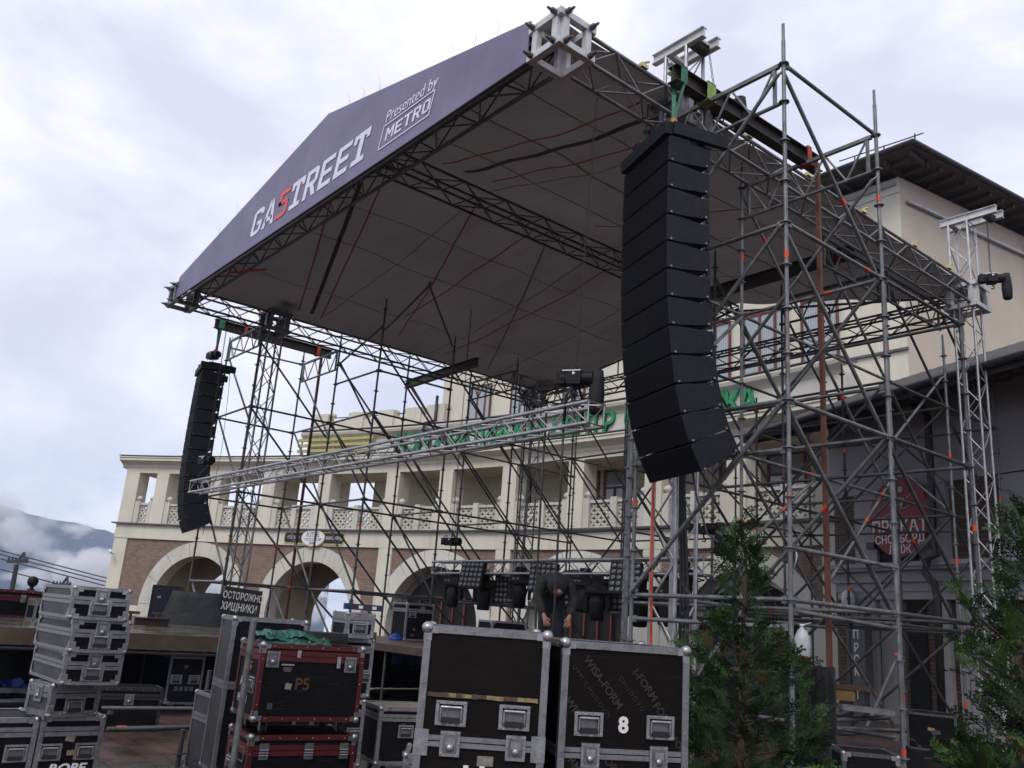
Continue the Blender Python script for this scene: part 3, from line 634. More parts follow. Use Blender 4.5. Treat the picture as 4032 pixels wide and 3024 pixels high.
# printed lettering (slanted, the S drawn as a red 5)
def glyph(ch, strokes, x, w, z0, hgt, sh, m, t=.19):
    b = MB()
    for pg in strokes: b.prism([(x+px*w+sh*pz*hgt, z0+pz*hgt) for px, pz in pg], (0, BY-.006, 0), (1, 0, 0), (0, 0, 1), (0, -.004, 0))
    b.build('banner_letter', m, ban)
R_ = lambda x0, x1, z0, z1: [(x0, z0), (x1, z0), (x1, z1), (x0, z1)]
GL = {'G': [[(.05, .1), (.25, 0), (.75, 0), (.95, .12), (.95, .5), (.5, .5), (.5, .36), (.72, .36), (.72, .17), (.28, .17)], [(.05, .1), (.28, .17), (.28, .83), (.05, .9)], [(.05, .9), (.28, .83), (.72, .83), (.72, .72), (.95, .72), (.95, .9), (.75, 1), (.25, 1)]],
      'A': [[(0, 0), (.24, 0), (.56, 1), (.36, 1)], [(.76, 0), (1, 0), (.66, 1), (.44, 1)], R_(.2, .8, .2, .36)],
      '5': [R_(.1, .95, .83, 1), [(.1, .5), (.34, .5), (.34, .83), (.1, .83)], [(.1, .5), (.1, .64), (.75, .64), (.95, .54), (.95, .5)], [(.72, .16), (.95, .1), (.95, .54), (.72, .52)], [(0, 0), (.75, 0), (.95, .1), (.72, .16), (0, .16)]],
      'I': [R_(.1, .9, 0, .17), R_(.38, .64, .17, .83), R_(0, 1, .83, 1), R_(0, .2, .7, .83), R_(.8, 1, .7, .83)],
      'R': [R_(.05, .3, 0, 1), [(.3, .83), (.72, .83), (.95, .9), (.78, 1), (.3, 1)], [(.72, .56), (.95, .5), (.95, .9), (.72, .83)], [(.3, .4), (.78, .4), (.95, .5), (.72, .56), (.3, .56)], [(.45, .4), (.7, .4), (1, 0), (.74, 0)]],
      'E': [R_(.05, .3, 0, 1), R_(.3, .95, 0, .17), R_(.3, .88, .42, .58), R_(.3, .95, .83, 1)],
      'M': [R_(0, .2, 0, 1), R_(.8, 1, 0, 1), [(.2, 1), (.2, .66), (.5, .28), (.5, .6)], [(.8, 1), (.5, .6), (.5, .28), (.8, .66)]],
      'O': [R_(.05, .28, .12, .88), R_(.72, .95, .12, .88), [(.05, .12), (.28, 0), (.72, 0), (.95, .12), (.72, .17), (.28, .17)], [(.05, .88), (.28, .83), (.72, .83), (.95, .88), (.72, 1), (.28, 1)]]}
GL['T'] = [R_(.38, .64, 0, .83), R_(0, 1, .83, 1)]
# measured on the banner plane: left foot of the G and right top of the last T
g0 = ony(985, 937, BY); g1 = ony(1405, 648, BY)
xw = (g1.x-g0.x)/7.4; lx = g0.x-.04; lz = g0.z-.01; H_ = ony(1480, 487, BY).z-lz+.01
for ch in 'GA5IREEI':
    glyph(ch, GL[ch], lx, xw*.9, lz, H_, .24, LETR if ch == '5' else LETW); lx += xw
q0 = ony(1490, 593, BY); q1 = ony(1690, 447, BY); mh = ony(1503, 508, BY).z-q0.z
mx0 = q0.x; mw = q1.x-q0.x; mz = q0.z
for i, ch in enumerate('METRO'): glyph(ch, GL[ch], mx0+.17+i*(mw-.14)/5, (mw-.14)/5*.88, mz+.08, mh-.16, .2, LETW)
b = MB(); cr = [(mx0, mz), (mx0+mw, mz), (mx0+mw+.1, mz+mh), (mx0+.1, mz+mh)]
for (x0, z0), (x1, z1) in zip(cr, cr[1:]+cr[:1]): b.bar((x0, BY-.008, z0), (x1, BY-.008, z1), .02, .006, up=(0, 1, 0))
b.build('banner_letter', LETW, ban)
lettering('Presented by', .27, (mx0+mw*.5+.12, BY-.006, mz+mh+.13), (1, 0, 0), (0, 0, 1), LETW, ban, name='banner_letter', shear=.2, bold=-.004, width=.95)

# corner and sleeve blocks
def block(c, s, hh, name, m=ALUW, stubs=True, lab=None):
    b = MB(); x, y, z = c; t = .085; a = s/2; k = hh/2
    for sz in (-1, 1):
        for sg in (-1, 1):
            b.bx(x-a, x+a, y+sg*(a-t*.5)-t/2, y+sg*(a-t*.5)+t/2, z+sz*(k-t/2)-t/2, z+sz*(k-t/2)+t/2)
            b.bx(x+sg*(a-t*.5)-t/2, x+sg*(a-t*.5)+t/2, y-a+t+.001, y+a-t-.001, z+sz*(k-t/2)-t/2+.002, z+sz*(k-t/2)+t/2-.002)
    for sx in (-1, 1):
        for sy in (-1, 1):
            b.bx(x+sx*(a-t*1.3)-t/2, x+sx*(a-t*1.3)+t/2, y+sy*(a-t*.5)-t*.4, y+sy*(a-t*.5)+t*.4, z-k+t, z+k-t)
            b.bx(x+sx*(a-t*.5)-t*.4, x+sx*(a-t*.5)+t*.4, y+sy*(a-t*1.3)-t/2, y+sy*(a-t*1.3)+t/2, z-k+t, z+k-t)
    o = b.build(name, m, roof)
    if stubs:
        st = MB()
        for sz in (-1, 1):
            for sg in (-1, 1):
                for dx, dy in ((0, -1), (1, 0)):
                    px, py = x+(dx*a if dx else sg*a*.68), y+(dy*a if dy else sg*a*.68); pz = z+sz*(k-t*.5)
                    if stubs == 'left' and dx: px = x-a; 
                    d = Vector((dx if stubs != 'left' else -dx, dy, 0))
                    p = Vector((px, py, pz)); st.tube(p, p+d*.06, .036, 10); st.tube(p+d*.06, p+d*.13, .022, 8, r2=.014)
        st.build('coupler_stub', mat('stub steel', (.12, .12, .13), .4, .6, .3, 20), o)
    return o
block((XRR, YF, zc-.01), .57, .47, 'corner_block'); block((XLL, YF, zc-.01), .57, .47, 'corner_block', ALUD, 'left')
for x in (XRR, XLL):
    for y in (YT, YTB): block((x, y, zc-.01), .62, .5, 'sleeve_block', ALUD if x < -10 or y < 9 else ALUW, False)
b = MB()
for y in (6.9, 9.1, 10.6, 12.2, 13.9, 15.2): b.box((XRR+.2, y, ZB+TS+.04), (.07, .12, .05)); b.tube((XRR+.2, y-.05, ZB+TS+.06), (XRR+.24, y+.06, ZB+TS+.12), .015, 6)
b.build('canopy_clamp', YEL, roof)

# ------------------------------------------------------------------ lifting towers
def tower(x, y, zt, m, label, hm_=ALUW, hx=(-.34, .72)):
    t = thing('truss_tower', label, 'truss tower', (x, y, 0), 0, 'lifting towers of the stage roof')
    b = MB(); truss(b, (x, y, .12), (x, y, zt), .355, .026, .0115, up=(0, 1, 0), pan=.45); b.build('mast', m, t)
    b = MB(); b.bx(x-.4, x+.4, y-.4, y+.4, 0, .05)
    for sx in (-1, 1):
        for sy in (-1, 1): b.bar((x+sx*.2, y+sy*.2, .06), (x+sx*.9, y+sy*.9, .06), .08, .1); b.tube((x+sx*.85, y+sy*.85, 0), (x+sx*.85, y+sy*.85, .2), .025, 8)
    b.build('base', ALUD, t)
    b = MB()
    for s_ in (-1, 1): ibeam(b, (x+hx[0], y+s_*.15, zt+.07), (x+hx[1], y+s_*.15, zt+.07), .15, .09, .012)
    b.bx(x-.2, x-.1, y-.1, y+.1, zt, zt+.05); b.bx(x+hx[1]-.27, x+hx[1]-.1, y-.1, y+.1, zt+.02, zt+.06); b.build('head_beam', hm_, t)
    b = MB(); b.tube((x+hx[1]-.2, y-.11, zt+.0), (x+hx[1]-.2, y+.11, zt+.0), .075, 14); b.build('pulley', BEAM, t)
    return t
tower(XRR, YT, 9.2, ALU, 'front tower of the stage roof standing by the big speaker array', hx=(-.42, .46))
tower(XLL+.02, YT, 8.65, ALUD, 'front truss tower at the far corner by the smaller array', ALUD)
tower(XRR, YTB, 9.75, ALU, 'tall pale truss tower rising in front of the tiled eave')
tower(XLL, YTB, 8.7, ALUD, 'far rear truss tower rising behind the blinder lamps', ALUD)

def hoist(loc, a, label, c0=None, c1=None, bag=True, hook=True, k=.82):
    t = thing('chain_hoist', label, 'chain hoist', loc, a, 'chain hoists'); t.matrix_basis = t.matrix_basis @ Matrix.Scale(k, 4); b = MB()
    b.box((0, 0, 0), (.2, .26, .2)); b.tube((-.2, 0, 0), (.26, 0, 0), .105, 12); b.box((-.2, 0, 0), (.12, .19, .17)); b.build('motor', BLACK, t, False)
    b = MB(); b.tube((0, -.13, .05), (0, -.137, .05), .03, 3); b.box((-.03, -.134, .09), (.26, .006, .014)); b.build('marking', WHITEL, t, False)
    b = MB(); b.tube((0, 0, .1), (0, 0, .17), .02, 8); b.path([(0, 0, -.1), (0, 0, -.16), (.04, 0, -.2), (.02, 0, -.25), (-.03, 0, -.23)], .014, 6); b.path([(-.12, .05, .1), (-.2, .05, .16), (-.27, .03, .1), (-.29, 0, -.1)], .012, 6); b.build('hook', BLACK, t, False)
    if bag:
        b = MB(); b.lathe((.3, .03, -.5), [(.07, 0), (.1, .03), (.115, .25), (.1, .5), (.085, .62)], 10); b.build('chain_bag', CLOTH, t, False)
    if c0 is not None:
        b = MB(); chain(b, c0, c1); b.build('chain', BEAM, t)
    return t
hoist((XRR+.4, YT+.3, 8.35), .3, 'dark chain hoist behind the rusty beam under the front tower head', (XRR+.37, YT+.2, 8.5), (XRR+.36, YT+.05, 9.22))
hoist((XRR+.52, YTB-.1, 8.45), .6, 'black chain hoist hanging on the tall pale rear tower', (XRR+.5, YTB-.1, 8.6), (XRR+.5, YTB-.05, 9.72))

# ------------------------------------------------------------------ long lighting truss hanging across the stage front
LY, LZ = 6.48, 3.9
t = thing('lighting_truss', 'long bare silver truss hanging low across the stage front', 'lighting truss', (-12.7, LY, LZ)); b = MB()
for k in range(4): truss(b, (-18.75+3.04*k, LY, LZ-.01*k), (-18.75+3.04*(k+1), LY, LZ-.01*(k+1)), .24, .0255, .0085, pan=.3)
b.build('truss_frame', ALU, t)
b = MB()
for k in (1, 2, 3):
    for sx in (-.12, .12):
        for sz in (-.12, .12): b.tube((-18.75+3.04*k-.04, LY+sx, LZ+sz-.01*k), (-18.75+3.04*k+.04, LY+sx, LZ+sz-.01*k), .03, 8)
b.build('coupler', CHROM, t)
for x in (-18.3, -6.95): b = MB(); b.path([(x, LY-.14, LZ-.1), (x, LY-.13, LZ+.2), (x+.02, LY, LZ+.38), (x, LY+.13, LZ+.2), (x, LY+.14, LZ-.1)], .02, 6); b.build('truss_sling', CLOTH, t)
hoist((-18.35, LY, LZ+.55), .2, 'black chain hoist on the left end of the long silver truss', (-18.35, LY, LZ+.7), (-18.5, LY+.0, 8.0), bag=False)
hoist((-6.95, LY, LZ+.42), .55, 'black chain hoist with hanging chain bag on the right end of the long truss', (-6.95, LY, LZ+.55), (-6.84, LY, 7.95))
def cable(pts, label, r=.014, m=CABLE, sag=None):
    b = MB(); b.path(pts, r, 6); return tag(b.build('cable', m), label, 'cable')
cable([(-7.0, LY-.1, LZ+.1), (-6.97, LY-.12, 3.), (-7.0, LY-.08, 2.), (-6.98, LY-.1, 1.2), (-7.1, LY, .9)], 'black cable hanging straight down from the right end of the long truss', .013)
cable([(-7.42, LY, LZ+.1), (-7.4, LY-.02, 3.), (-7.4, LY, 2.), (-7.36, LY, 1.3), (-7.3, LY, .9)], 'second black cable hanging left of the truss end, in front of the lamps', .013)
for i, dx in enumerate((0, .05, .1)):
    cable([(XRR+.25+dx, YT-.1, 8.), (XRR+.22+dx*1.2, YT-.15, 5.), (XRR+.24+dx*.6, YT-.2, 3.2), (XRR+.27+dx, YT-.18, 2.), (XRR+.26+dx, YT-.18, .2)], ['thick black cable running down the front tower beneath the big array', 'black cable taped beside the thick one on the front tower', 'black cable on the outer side of the front tower bundle'][i], .017)
b = MB(); b.path([(XRR-.1, YT-.27, 4.2), (XRR-.1, YT-.27, 2.4), (XRR-.06, YT-.27, 1.2), (XRR-.1, YT-.27, .5)], .02, 4); tag(b.build('hanging_strap', mat('bright orange webbing', (.55, .06, .012), .6, 0, .12, 10)), 'bright orange strap hanging down the front truss tower', 'strap')

# ================================================================== speaker arrays
def array(px, py, ztop, yaw, label, hh, w=1.03, d=.51, angs=None, mirror=False):
    t = thing('line_array', label, 'speaker array', (px, py, ztop), yaw, 'hanging speaker arrays')
    b = MB(); x0 = w/2
    b.bx(-x0-.0, x0, -.04-d/2, .05-d/2, -.13, .02); b.bx(-x0, x0, d/2-.1, d/2, -.12, 0)
    for s_ in (-1, 1): b.bx(s_*x0-.03, s_*x0+.03, -d/2+.051, d/2+.24, -.13, .02); b.box((s_*.2, .1, .06), (.1, d+.25, .09))
    b.box((0, .05, .1), (.5, .3, .05)); b.build('flying_frame', PABL, t, False)
    # chain of cabinets, each splayed a little more than the one above
    y, z = -d/2, -.15
    for i, a in enumerate(angs):
        a = radians(a); c, s_ = cos(a), sin(a)
        def P(u, v, q): # u across, v back, q down along the front
            return Vector((u, y + v*c + q*s_, z + v*s_ - q*c))
        g = .012; hb = hh*.79; dz = (hh-hb)/2
        b = MB(); sec = [(0.012, g), (0.012, hh-g), (d*.3, hh-g), (d, hh-dz-g), (d, dz+g), (d*.3, g)]
        L = [P(-w/2, v, q) for v, q in sec]; R_c = [P(w/2, v, q) for v, q in sec]
        n = len(sec)
        b.poly(L); b.poly(R_c[::-1])
        for k in range(n): b.quad(L[(k+1) % n], L[k], R_c[k], R_c[(k+1) % n])
        cab = b.build('speaker_cabinet', PABL, t, False)
        b = MB(); F = [P(-w/2+.025, .006, g+.01), P(w/2-.025, .006, g+.01), P(w/2-.025, .006, hh-g-.01), P(-w/2+.025, .006, hh-g-.01)]
        B2 = [P(-w/2+.025, .012, g+.01), P(w/2-.025, .012, g+.01), P(w/2-.025, .012, hh-g-.01), P(-w/2+.025, .012, hh-g-.01)]
        b.quad(F[3], F[2], F[1], F[0]); 
        for k in range(4): b.quad(F[k], F[(k+1) % 4], B2[(k+1) % 4], B2[k])
        b.build('grille', GRIL, cab, False)
        for sd in (-1, 1):
            b = MB(); X = sd*(w/2+.002); vq = [(d*.64, hh*.33), (d*.8, hh*.33), (d*.8, hh*.66), (d*.64, hh*.66)]
            q = [P(X, v, qq) for v, qq in vq]
            b.poly(q if sd < 0 else q[::-1]); b.build('side_handle', DARKI, cab, False)
            for v_, q_ in ((.05, hh-.02), (d*.95, hh-dz-.02)): b = MB(); b.tube(P(X, v_, q_), P(X+sd*.016, v_, q_), .013, 7); b.build('rigging_pin', ALUD, cab, False)
        for sd in (-1, 1): b = MB(); X = sd*(w/2-.02); b.bar(P(X, d+.012, dz), P(X, d+.012, hh-dz*.2), .04, .02, up=(1, 0, 0)); b.build('rear_rigging', PABL, cab, False)
        y, z = P(0, 0, hh).y, P(0, 0, hh).z
    return t
A1 = [-.4, 0, .5, 1.1, 1.9, 3, 4.6, 6.6, 9.4, 13.4, 20.5, 28.5]
array(-6.01, 6.82, 7.02, radians(-18.5), 'big black speaker array of twelve cabinets hanging in front of the stage', .314, angs=A1)
A2 = [-1, -1, -.5, 0, 0, .5, 1.5, 3, 5, 8, 14, 24]
array(-20.4, 6.95, 6.98, radians(-11.5), 'smaller looking black speaker array hanging at the far side of the stage', .32, angs=A2)
hoist((-20.4, 6.95, 7.33), .2, 'black chain hoist on top of the smaller far array', (-20.4, 6.95, 7.45), (-20.4, 7.0, 7.6), bag=False)
b = MB(); b.tube((-20.4, 7., 7.42), (-20.4, 7., 7.56), .035, 8); tag(b.build('hook_block', RUST), 'rusty hook block under the far green sling', 'hook')
hoist((-5.97, 6.92, 7.2), .1, 'black chain hoist lying on the top frame of the big array', bag=False)
b = MB(); b.tube((-5.97, 6.92, 7.34), (-5.97, 6.92, 7.45), .045, 8); tag(b.build('hook_block', mat('orange hook', (.4, .14, .03), .5, .1, .2)), 'orange hook block over the big array', 'hook')
cable([(-20.3, 7.3, 7.9), (-20.1, 7.35, 6.5), (-20.05, 7.4, 5.), (-20.1, 7.3, 3.)], 'thin grey rope slanting down beside the far array', .006, ALUD)
b = MB(); b.path([(-5.7, 7.0, 3.4), (-5.66, 7.05, 3.0), (-5.55, 7.1, 2.6), (-5.3, 7.2, 2.4), (-5.3, 7.2, 1.6)], .012, 6); tag(b.build('cable', CABLE), 'black cable drooping from the lowest cabinet of the big array', 'cable')

# ================================================================== curved arcade building
arcade = thing('arcade_building', 'curved cream arcade building with brick arches and a balustraded loggia', 'building', arc(-16, AR, 0))
def apatch(b, t0, t1, r, z0, z1, m=0, step=.75, flip=False):          # curved wall patch
    n = max(1, int(math.ceil((t1-t0)/step)))
    for i in range(n):
        a, c = t0+(t1-t0)*i/n, t0+(t1-t0)*(i+1)/n; ua, uc = radians(a)*r, radians(c)*r
        q = [arc(a, r, z0), arc(c, r, z0), arc(c, r, z1), arc(a, r, z1)]; uv = [(ua, z0), (uc, z0), (uc, z1), (ua, z1)]
        if flip: q, uv = q[::-1], uv[::-1]
        b.quad(*q, m=m, uv=uv)
def ablock(b, t0, t1, r0, r1, z0, z1, m=0, step=.75):                 # curved solid, r0 nearer the square
    apatch(b, t0, t1, r0, z0, z1, m, step); apatch(b, t0, t1, r1, z0, z1, m, step, True)
    n = max(1, int(math.ceil((t1-t0)/step)))
    for i in range(n):
        a, c = t0+(t1-t0)*i/n, t0+(t1-t0)*(i+1)/n
        b.quad(arc(a, r0, z1), arc(c, r0, z1), arc(c, r1, z1), arc(a, r1, z1), m); b.quad(arc(a, r0, z0), arc(a, r1, z0), arc(c, r1, z0), arc(c, r0, z0), m)
    for t, fl in ((t0, 0), (t1, 1)):
        q = [arc(t, r0, z0), arc(t, r0, z1), arc(t, r1, z1), arc(t, r1, z0)]; b.quad(*(q if not fl else q[::-1]), m=m)
T0, T1 = -36.05, 5.2
DEG = 180/pi/AR                                                        # degrees per metre along the front
ACEN = [-30.2, -22.55, -14.75, -6.75, .95]; AI, AO, AZ0 = 2.42, 3.1, 1.17
def archz(u, rad):                                                     # opening height at u metres from the arch axis
    return AZ0 + sqrt(max(0, rad*rad-u*u)) if abs(u) < rad else None
def archwall(b, r, t0, t1, ztop, rad, cents, m, zb=-.2, step=.09):
    t = t0; edges = [t0, t1]
    for c in cents:
        for k in range(-14, 15): edges.append(c+rad*sin(pi/2*k/14)*DEG)
    edges = sorted(e_ for e_ in edges if t0 <= e_ <= t1)
    for a, c in zip(edges, edges[1:]):
        if c-a < 1e-5: continue
        za = zc_ = zb
        for k in cents:
            if abs((a+c)/2-k)/DEG < rad:
                f_ = lambda x: AZ0+sqrt(max(0, rad*rad-((x-k)/DEG)**2)); za, zc_ = f_(a), f_(c)
        b.quad(arc(a, r, za), arc(c, r, zc_), arc(c, r, ztop), arc(a, r, ztop), m, uv=[(radians(a)*r, za), (radians(c)*r, zc_), (radians(c)*r, ztop), (radians(a)*r, ztop)])
# brick panels between pilasters (the wall field), with the arches cut out
b = MB(); archwall(b, AR+.06, T0+.85, T1, 4.3, AO-.02, ACEN, 0); b.build('brick_field', BRICK, arcade)
# arch surrounds
for k, c in enumerate(ACEN):
    b = MB(); N = 28
    for i in range(N):
        a0, a1 = pi*i/N, pi*(i+1)/N; g0 = .006 if i % 4 == 0 else 0
        P = lambda rad, a, r: arc(c-rad*cos(a)*DEG, r, AZ0+rad*sin(a))
        b.quad(P(AI, a0+g0, AR), P(AO, a0+g0, AR), P(AO, a1, AR), P(AI, a1, AR)); b.quad(P(AO, a0, AR), P(AO, a0, AR+.1), P(AO, a1, AR+.1), P(AO, a1, AR))
        b.quad(P(AI, a1, AR), P(AI, a1, AR+.75), P(AI, a0, AR+.75), P(AI, a0, AR))
    for sg in (-1, 1):
        i0, o0 = c+sg*AI*DEG, c+sg*AO*DEG
        q = [arc(i0, AR, -.2), arc(o0, AR, -.2), arc(o0, AR, AZ0), arc(i0, AR, AZ0)]; b.quad(*(q if sg > 0 else q[::-1]))
        b.quad(arc(o0, AR, -.2), arc(o0, AR+.1, -.2), arc(o0, AR+.1, AZ0), arc(o0, AR, AZ0)); b.quad(arc(i0, AR, -.2), arc(i0, AR, AZ0), arc(i0, AR+.75, AZ0), arc(i0, AR+.75, -.2))
    b.build('arch_surround', STONE if k < 2 else PALE, arcade)
# pilasters, end pier, frieze band
PIL = [-17.95, -10.8, -2.95, 4.6]
b = MB(); ablock(b, T0, T0+.87, AR-.01, AR+4, -.3, 4.3); b.build('end_pier', CREAM, arcade)
for p in PIL: b = MB(); ablock(b, p-.42, p+.42, AR-.03, AR+.1, -.2, 4.3); b.build('pilaster', CREAM, arcade)
for c in ACEN:
    for sg in (-1, 1): t = c+sg*(AO+.28)*DEG; b = MB(); ablock(b, t-.33, t+.33, AR-.015, AR+.08, .35, 1.05); b.build('impost_block', CREAM, arcade)
b = MB(); ablock(b, T0-.02, T1, AR-.04, AR+.5, 4.29, 4.98); b.build('frieze', CREAM, arcade)
b = MB(); ablock(b, T0-.25, T1, AR-.2, AR+.5, 4.982, 5.045); b.build('string_course', SLATE, arcade)
# passage behind the two open arches, glazed shop fronts in the others
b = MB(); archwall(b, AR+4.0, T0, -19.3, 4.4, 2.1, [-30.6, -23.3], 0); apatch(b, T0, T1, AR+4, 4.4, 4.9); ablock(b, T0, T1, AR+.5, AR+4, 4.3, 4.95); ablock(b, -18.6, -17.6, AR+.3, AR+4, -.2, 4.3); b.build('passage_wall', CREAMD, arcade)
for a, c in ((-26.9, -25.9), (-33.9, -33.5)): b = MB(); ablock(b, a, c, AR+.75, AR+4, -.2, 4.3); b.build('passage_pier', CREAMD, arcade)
for k, c in enumerate(ACEN[2:]):
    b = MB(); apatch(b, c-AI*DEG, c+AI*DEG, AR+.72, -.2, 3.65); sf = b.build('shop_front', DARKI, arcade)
    b = MB()
    for i in range(20):
        a0, a1 = pi*i/20, pi*(i+1)/20; P = lambda rad, a, r: arc(c-rad*cos(a)*DEG, r, AZ0+rad*sin(a))
        b.quad(P(AI-.28, a0, AR+.66), P(AI, a0, AR+.66), P(AI, a1, AR+.66), P(AI-.28, a1, AR+.66))
    b.build('fanlight_frame', PALE if k else mat('grey plaster', (.16, .16, .155), .85), sf)
    b = MB()
    for u in (-1.2, -.6, 0, .6, 1.2): ablock(b, c+u*DEG-.035, c+u*DEG+.035, AR+.6, AR+.7, -.1, 2.35)
    for z in (.25, 1.1, 2.3): ablock(b, c-1.25*DEG, c+1.25*DEG, AR+.6, AR+.7, z, z+.09)
    b.build('door_frame', FRAME, sf)
# upper storey: piers, balustrade, cornice
PIER = [-35.55, -33.53, -29.9, -26.2, -22.45, -17.95, -14.57, -10.75, -6.98, -3., .8, 4.7]
for p in PIER: b = MB(); ablock(b, p-(.5 if p < -35 else .41), p+.41, AR-.02, AR+.75, 5.05, 7.62); b.build('loggia_pier', CREAM, arcade)
def finial(b, t, r, z, s=.16):
    b.lathe(arc(t, r, z), [(.07, 0), (.09, .03), (s, .1), (s*1.03, .17), (s*.7, .24), (.03, .29)], 10)
for p, q in zip(PIER, PIER[1:]):
    a, c = p+.43, q-.43; L = (c-a)/DEG; bal = MB()
    ablock(bal, a, c, AR+.12, AR+.3, 5.05, 5.15); ablock(bal, a, c, AR+.08, AR+.32, 5.98, 6.08)
    posts = [a+.14, c-.14]+([(a+c)/2] if L > 2 else [])
    for t in posts: ablock(bal, t-.16, t+.16, AR+.03, AR+.34, 5.05, 6.16)
    tl = 7; cell = .3; segs = sorted(posts)
    for s0, s1 in zip(segs, segs[1:]):
        u0, u1 = (s0+.16)/DEG, (s1-.16)/DEG; W_ = u1-u0; nc = max(1, int(round(W_/cell))); cw = W_/nc; ch_ = .83/3
        for i in range(nc):
            for j in range(3):
                cu, cz_ = u0+cw*(i+.5), 5.15+ch_*(j+.5)
                for (du, dz) in ((1, 1), (1, -1), (-1, 1), (-1, -1)):      # four petals touching in the middle
                    mu, mz_ = cu+du*cw/4, cz_+dz*ch_/4; pts = []
                    for k in range(tl+1):
                        f_ = k/tl; w_ = .42*sin(pi*f_)
                        pts.append((cu+du*cw/2*f_ - du*w_*cw/2*.55, cz_+dz*ch_/2*f_ + dz*w_*ch_/2*.55))
                    for k in range(tl-1, 0, -1):
                        f_ = k/tl; w_ = .42*sin(pi*f_)
                        pts.append((cu+du*cw/2*f_ + du*w_*cw/2*.55, cz_+dz*ch_/2*f_ - dz*w_*ch_/2*.55))
                    o = arc(cu*DEG, AR+.15, 0); tx = (arc(cu*DEG+.1, AR+.15, 0)-o).normalized(); ny = Vector((o.x-AX, o.y-AY, 0)).normalized()
                    if du*dz < 0: pts = pts[::-1]
                    bal.prism([(pu-cu, pz) for pu, pz in pts], o, tx, (0, 0, 1), ny*.1)
    bo = bal.build('balustrade_panel', STONE, arcade)
    for t in (a+.14, c-.14): f = MB(); finial(f, t, AR+.19, 6.16); f.build('finial', STONE, bo)
b = MB(); ablock(b, T0, T1, AR-.02, AR+.75, 7.6, 7.8); ablock(b, T0, T1, AR-.02, AR+.3, 7.78, 8.0); b.build('lintel_band', CREAM, arcade)
b = MB(); pr = [(0, 7.82), (-.06, 7.9), (-.1, 8.0), (-.3, 8.12), (-.42, 8.18), (-.42, 8.3), (-.46, 8.32), (-.46, 8.37), (.75, 8.4), (.75, 7.82)]
n = 56
for i in range(n):
    a, c = T0-.3+(T1-T0+.3)*i/n, T0-.3+(T1-T0+.3)*(i+1)/n
    for (r0, z0), (r1, z1) in zip(pr, pr[1:]): b.quad(arc(a, AR+r0, z0), arc(a, AR+r1, z1), arc(c, AR+r1, z1), arc(c, AR+r0, z0))
b.poly([arc(T0-.3, AR+r, z) for r, z in pr][::-1]); b.build('cornice', CREAM, arcade)
b = MB(); ablock(b, T0-.32, T1, AR-.48, AR+.8, 8.405, 8.44); b.build('cornice_flashing', SLATE, arcade)
# loggia back wall with tall windows
b = MB(); apatch(b, -21.5, T1, AR+2.6, 5, 8.2); ablock(b, T0, -33.1, AR+3.2, AR+3.6, 5, 7.9) ; ablock(b, T0, T1, AR+.76, AR+3., 7.7, 7.85); apatch(b, -29, -26.8, AR+3, 5, 7.8); apatch(b, -25, -23.4, AR+3, 5, 7.8); b.build('loggia_wall', CREAM, arcade)
def window(parent, o, ux, n_, w, h, split=(.5,), tz=.68, name='window'):
    o, ux, n_ = Vector(o), Vector(ux).normalized(), Vector(n_).normalized(); up = Vector((0, 0, 1)); b = MB(); R = Matrix((ux, n_*-1, up)).transposed()
    def bar(u0, u1, z0, z1, d0=0, d1=.06): b.box(o+ux*(u0+u1)/2+up*(z0+z1)/2+n_*(d0+d1)/2, (u1-u0, d1-d0, z1-z0), R)
    f = .09; bar(0, f, 0, h); bar(w-f, w, 0, h); bar(f, w-f, 0, f); bar(f, w-f, h-f, h)
    for s_ in split: bar(w*s_-f*.6, w*s_+f*.6, f, h*tz if tz < 1 else h-f, .001, .055)
    if tz < 1: bar(f, w-f, h*tz, h*tz+f*.9, .002, .058)
    fr = b.build(name, FRAME, parent)
    g = MB(); P = [o+ux*f*.5+n_*.015+up*f*.5, o+ux*(w-f*.5)+n_*.015+up*f*.5, o+ux*(w-f*.5)+n_*.015+up*(h-f*.5), o+ux*f*.5+n_*.015+up*(h-f*.5)]
    g.quad(*P, uv=[(0, 0), (w, 0), (w, h), (0, h)]); g.build('pane', GLASS, fr)
    return fr
def arcwin(parent, t, r, z, w, h, **k):
    o = arc(t, r, z); tx = (arc(t+.2, r, z)-o).normalized(); n_ = Vector((AX-o.x, AY-o.y, 0)).normalized(); window(parent, o, tx, n_, w, h, **k)
for t in (-13.35, -9.55, -7.7, -5.4, -2.0, .1, 2.6): arcwin(arcade, t, AR+2.58, 5.35, 1.5 if t != -7.7 else 1.1, 2.35)
b = MB(); p = arc(-16.4, AR+2.5, 5); b.tube(p, p+Vector((0, 0, 3)), .07, 8); b.build('downpipe', PIPE, arcade)

# stepped attic with parapet over the middle of the arcade
attic = thing('attic_storey', 'cream attic block with ball topped parapet carrying the green letters', 'building', arc(-10, AR, 8.4))
b = MB(); ablock(b, -23.9, T1, AR-.05, AR+.6, 8.445, 9.2); b.build('sign_band', PALE, attic)
b = MB(); pr2 = [(-.05, 9.15), (-.12, 9.25), (-.3, 9.4), (-.34, 9.5), (-.34, 9.56), (.6, 9.6)]
for i in range(44):
    a, c = -24.2+(T1+24.2)*i/44, -24.2+(T1+24.2)*(i+1)/44
    for (r0, z0), (r1, z1) in zip(pr2, pr2[1:]): b.quad(arc(a, AR+r0, z0), arc(a, AR+r1, z1), arc(c, AR+r1, z1), arc(c, AR+r0, z0))
b.poly([arc(-24.2, AR+r, z) for r, z in pr2][::-1]); ablock(b, -24.25, T1, AR-.37, AR+.6, 9.602, 9.64, 1); b.build('attic_cornice', [CREAM, SLATE], attic)
b = MB(); ablock(b, -23.8, -15.4, AR+.05, AR+.4, 9.645, 10.15)
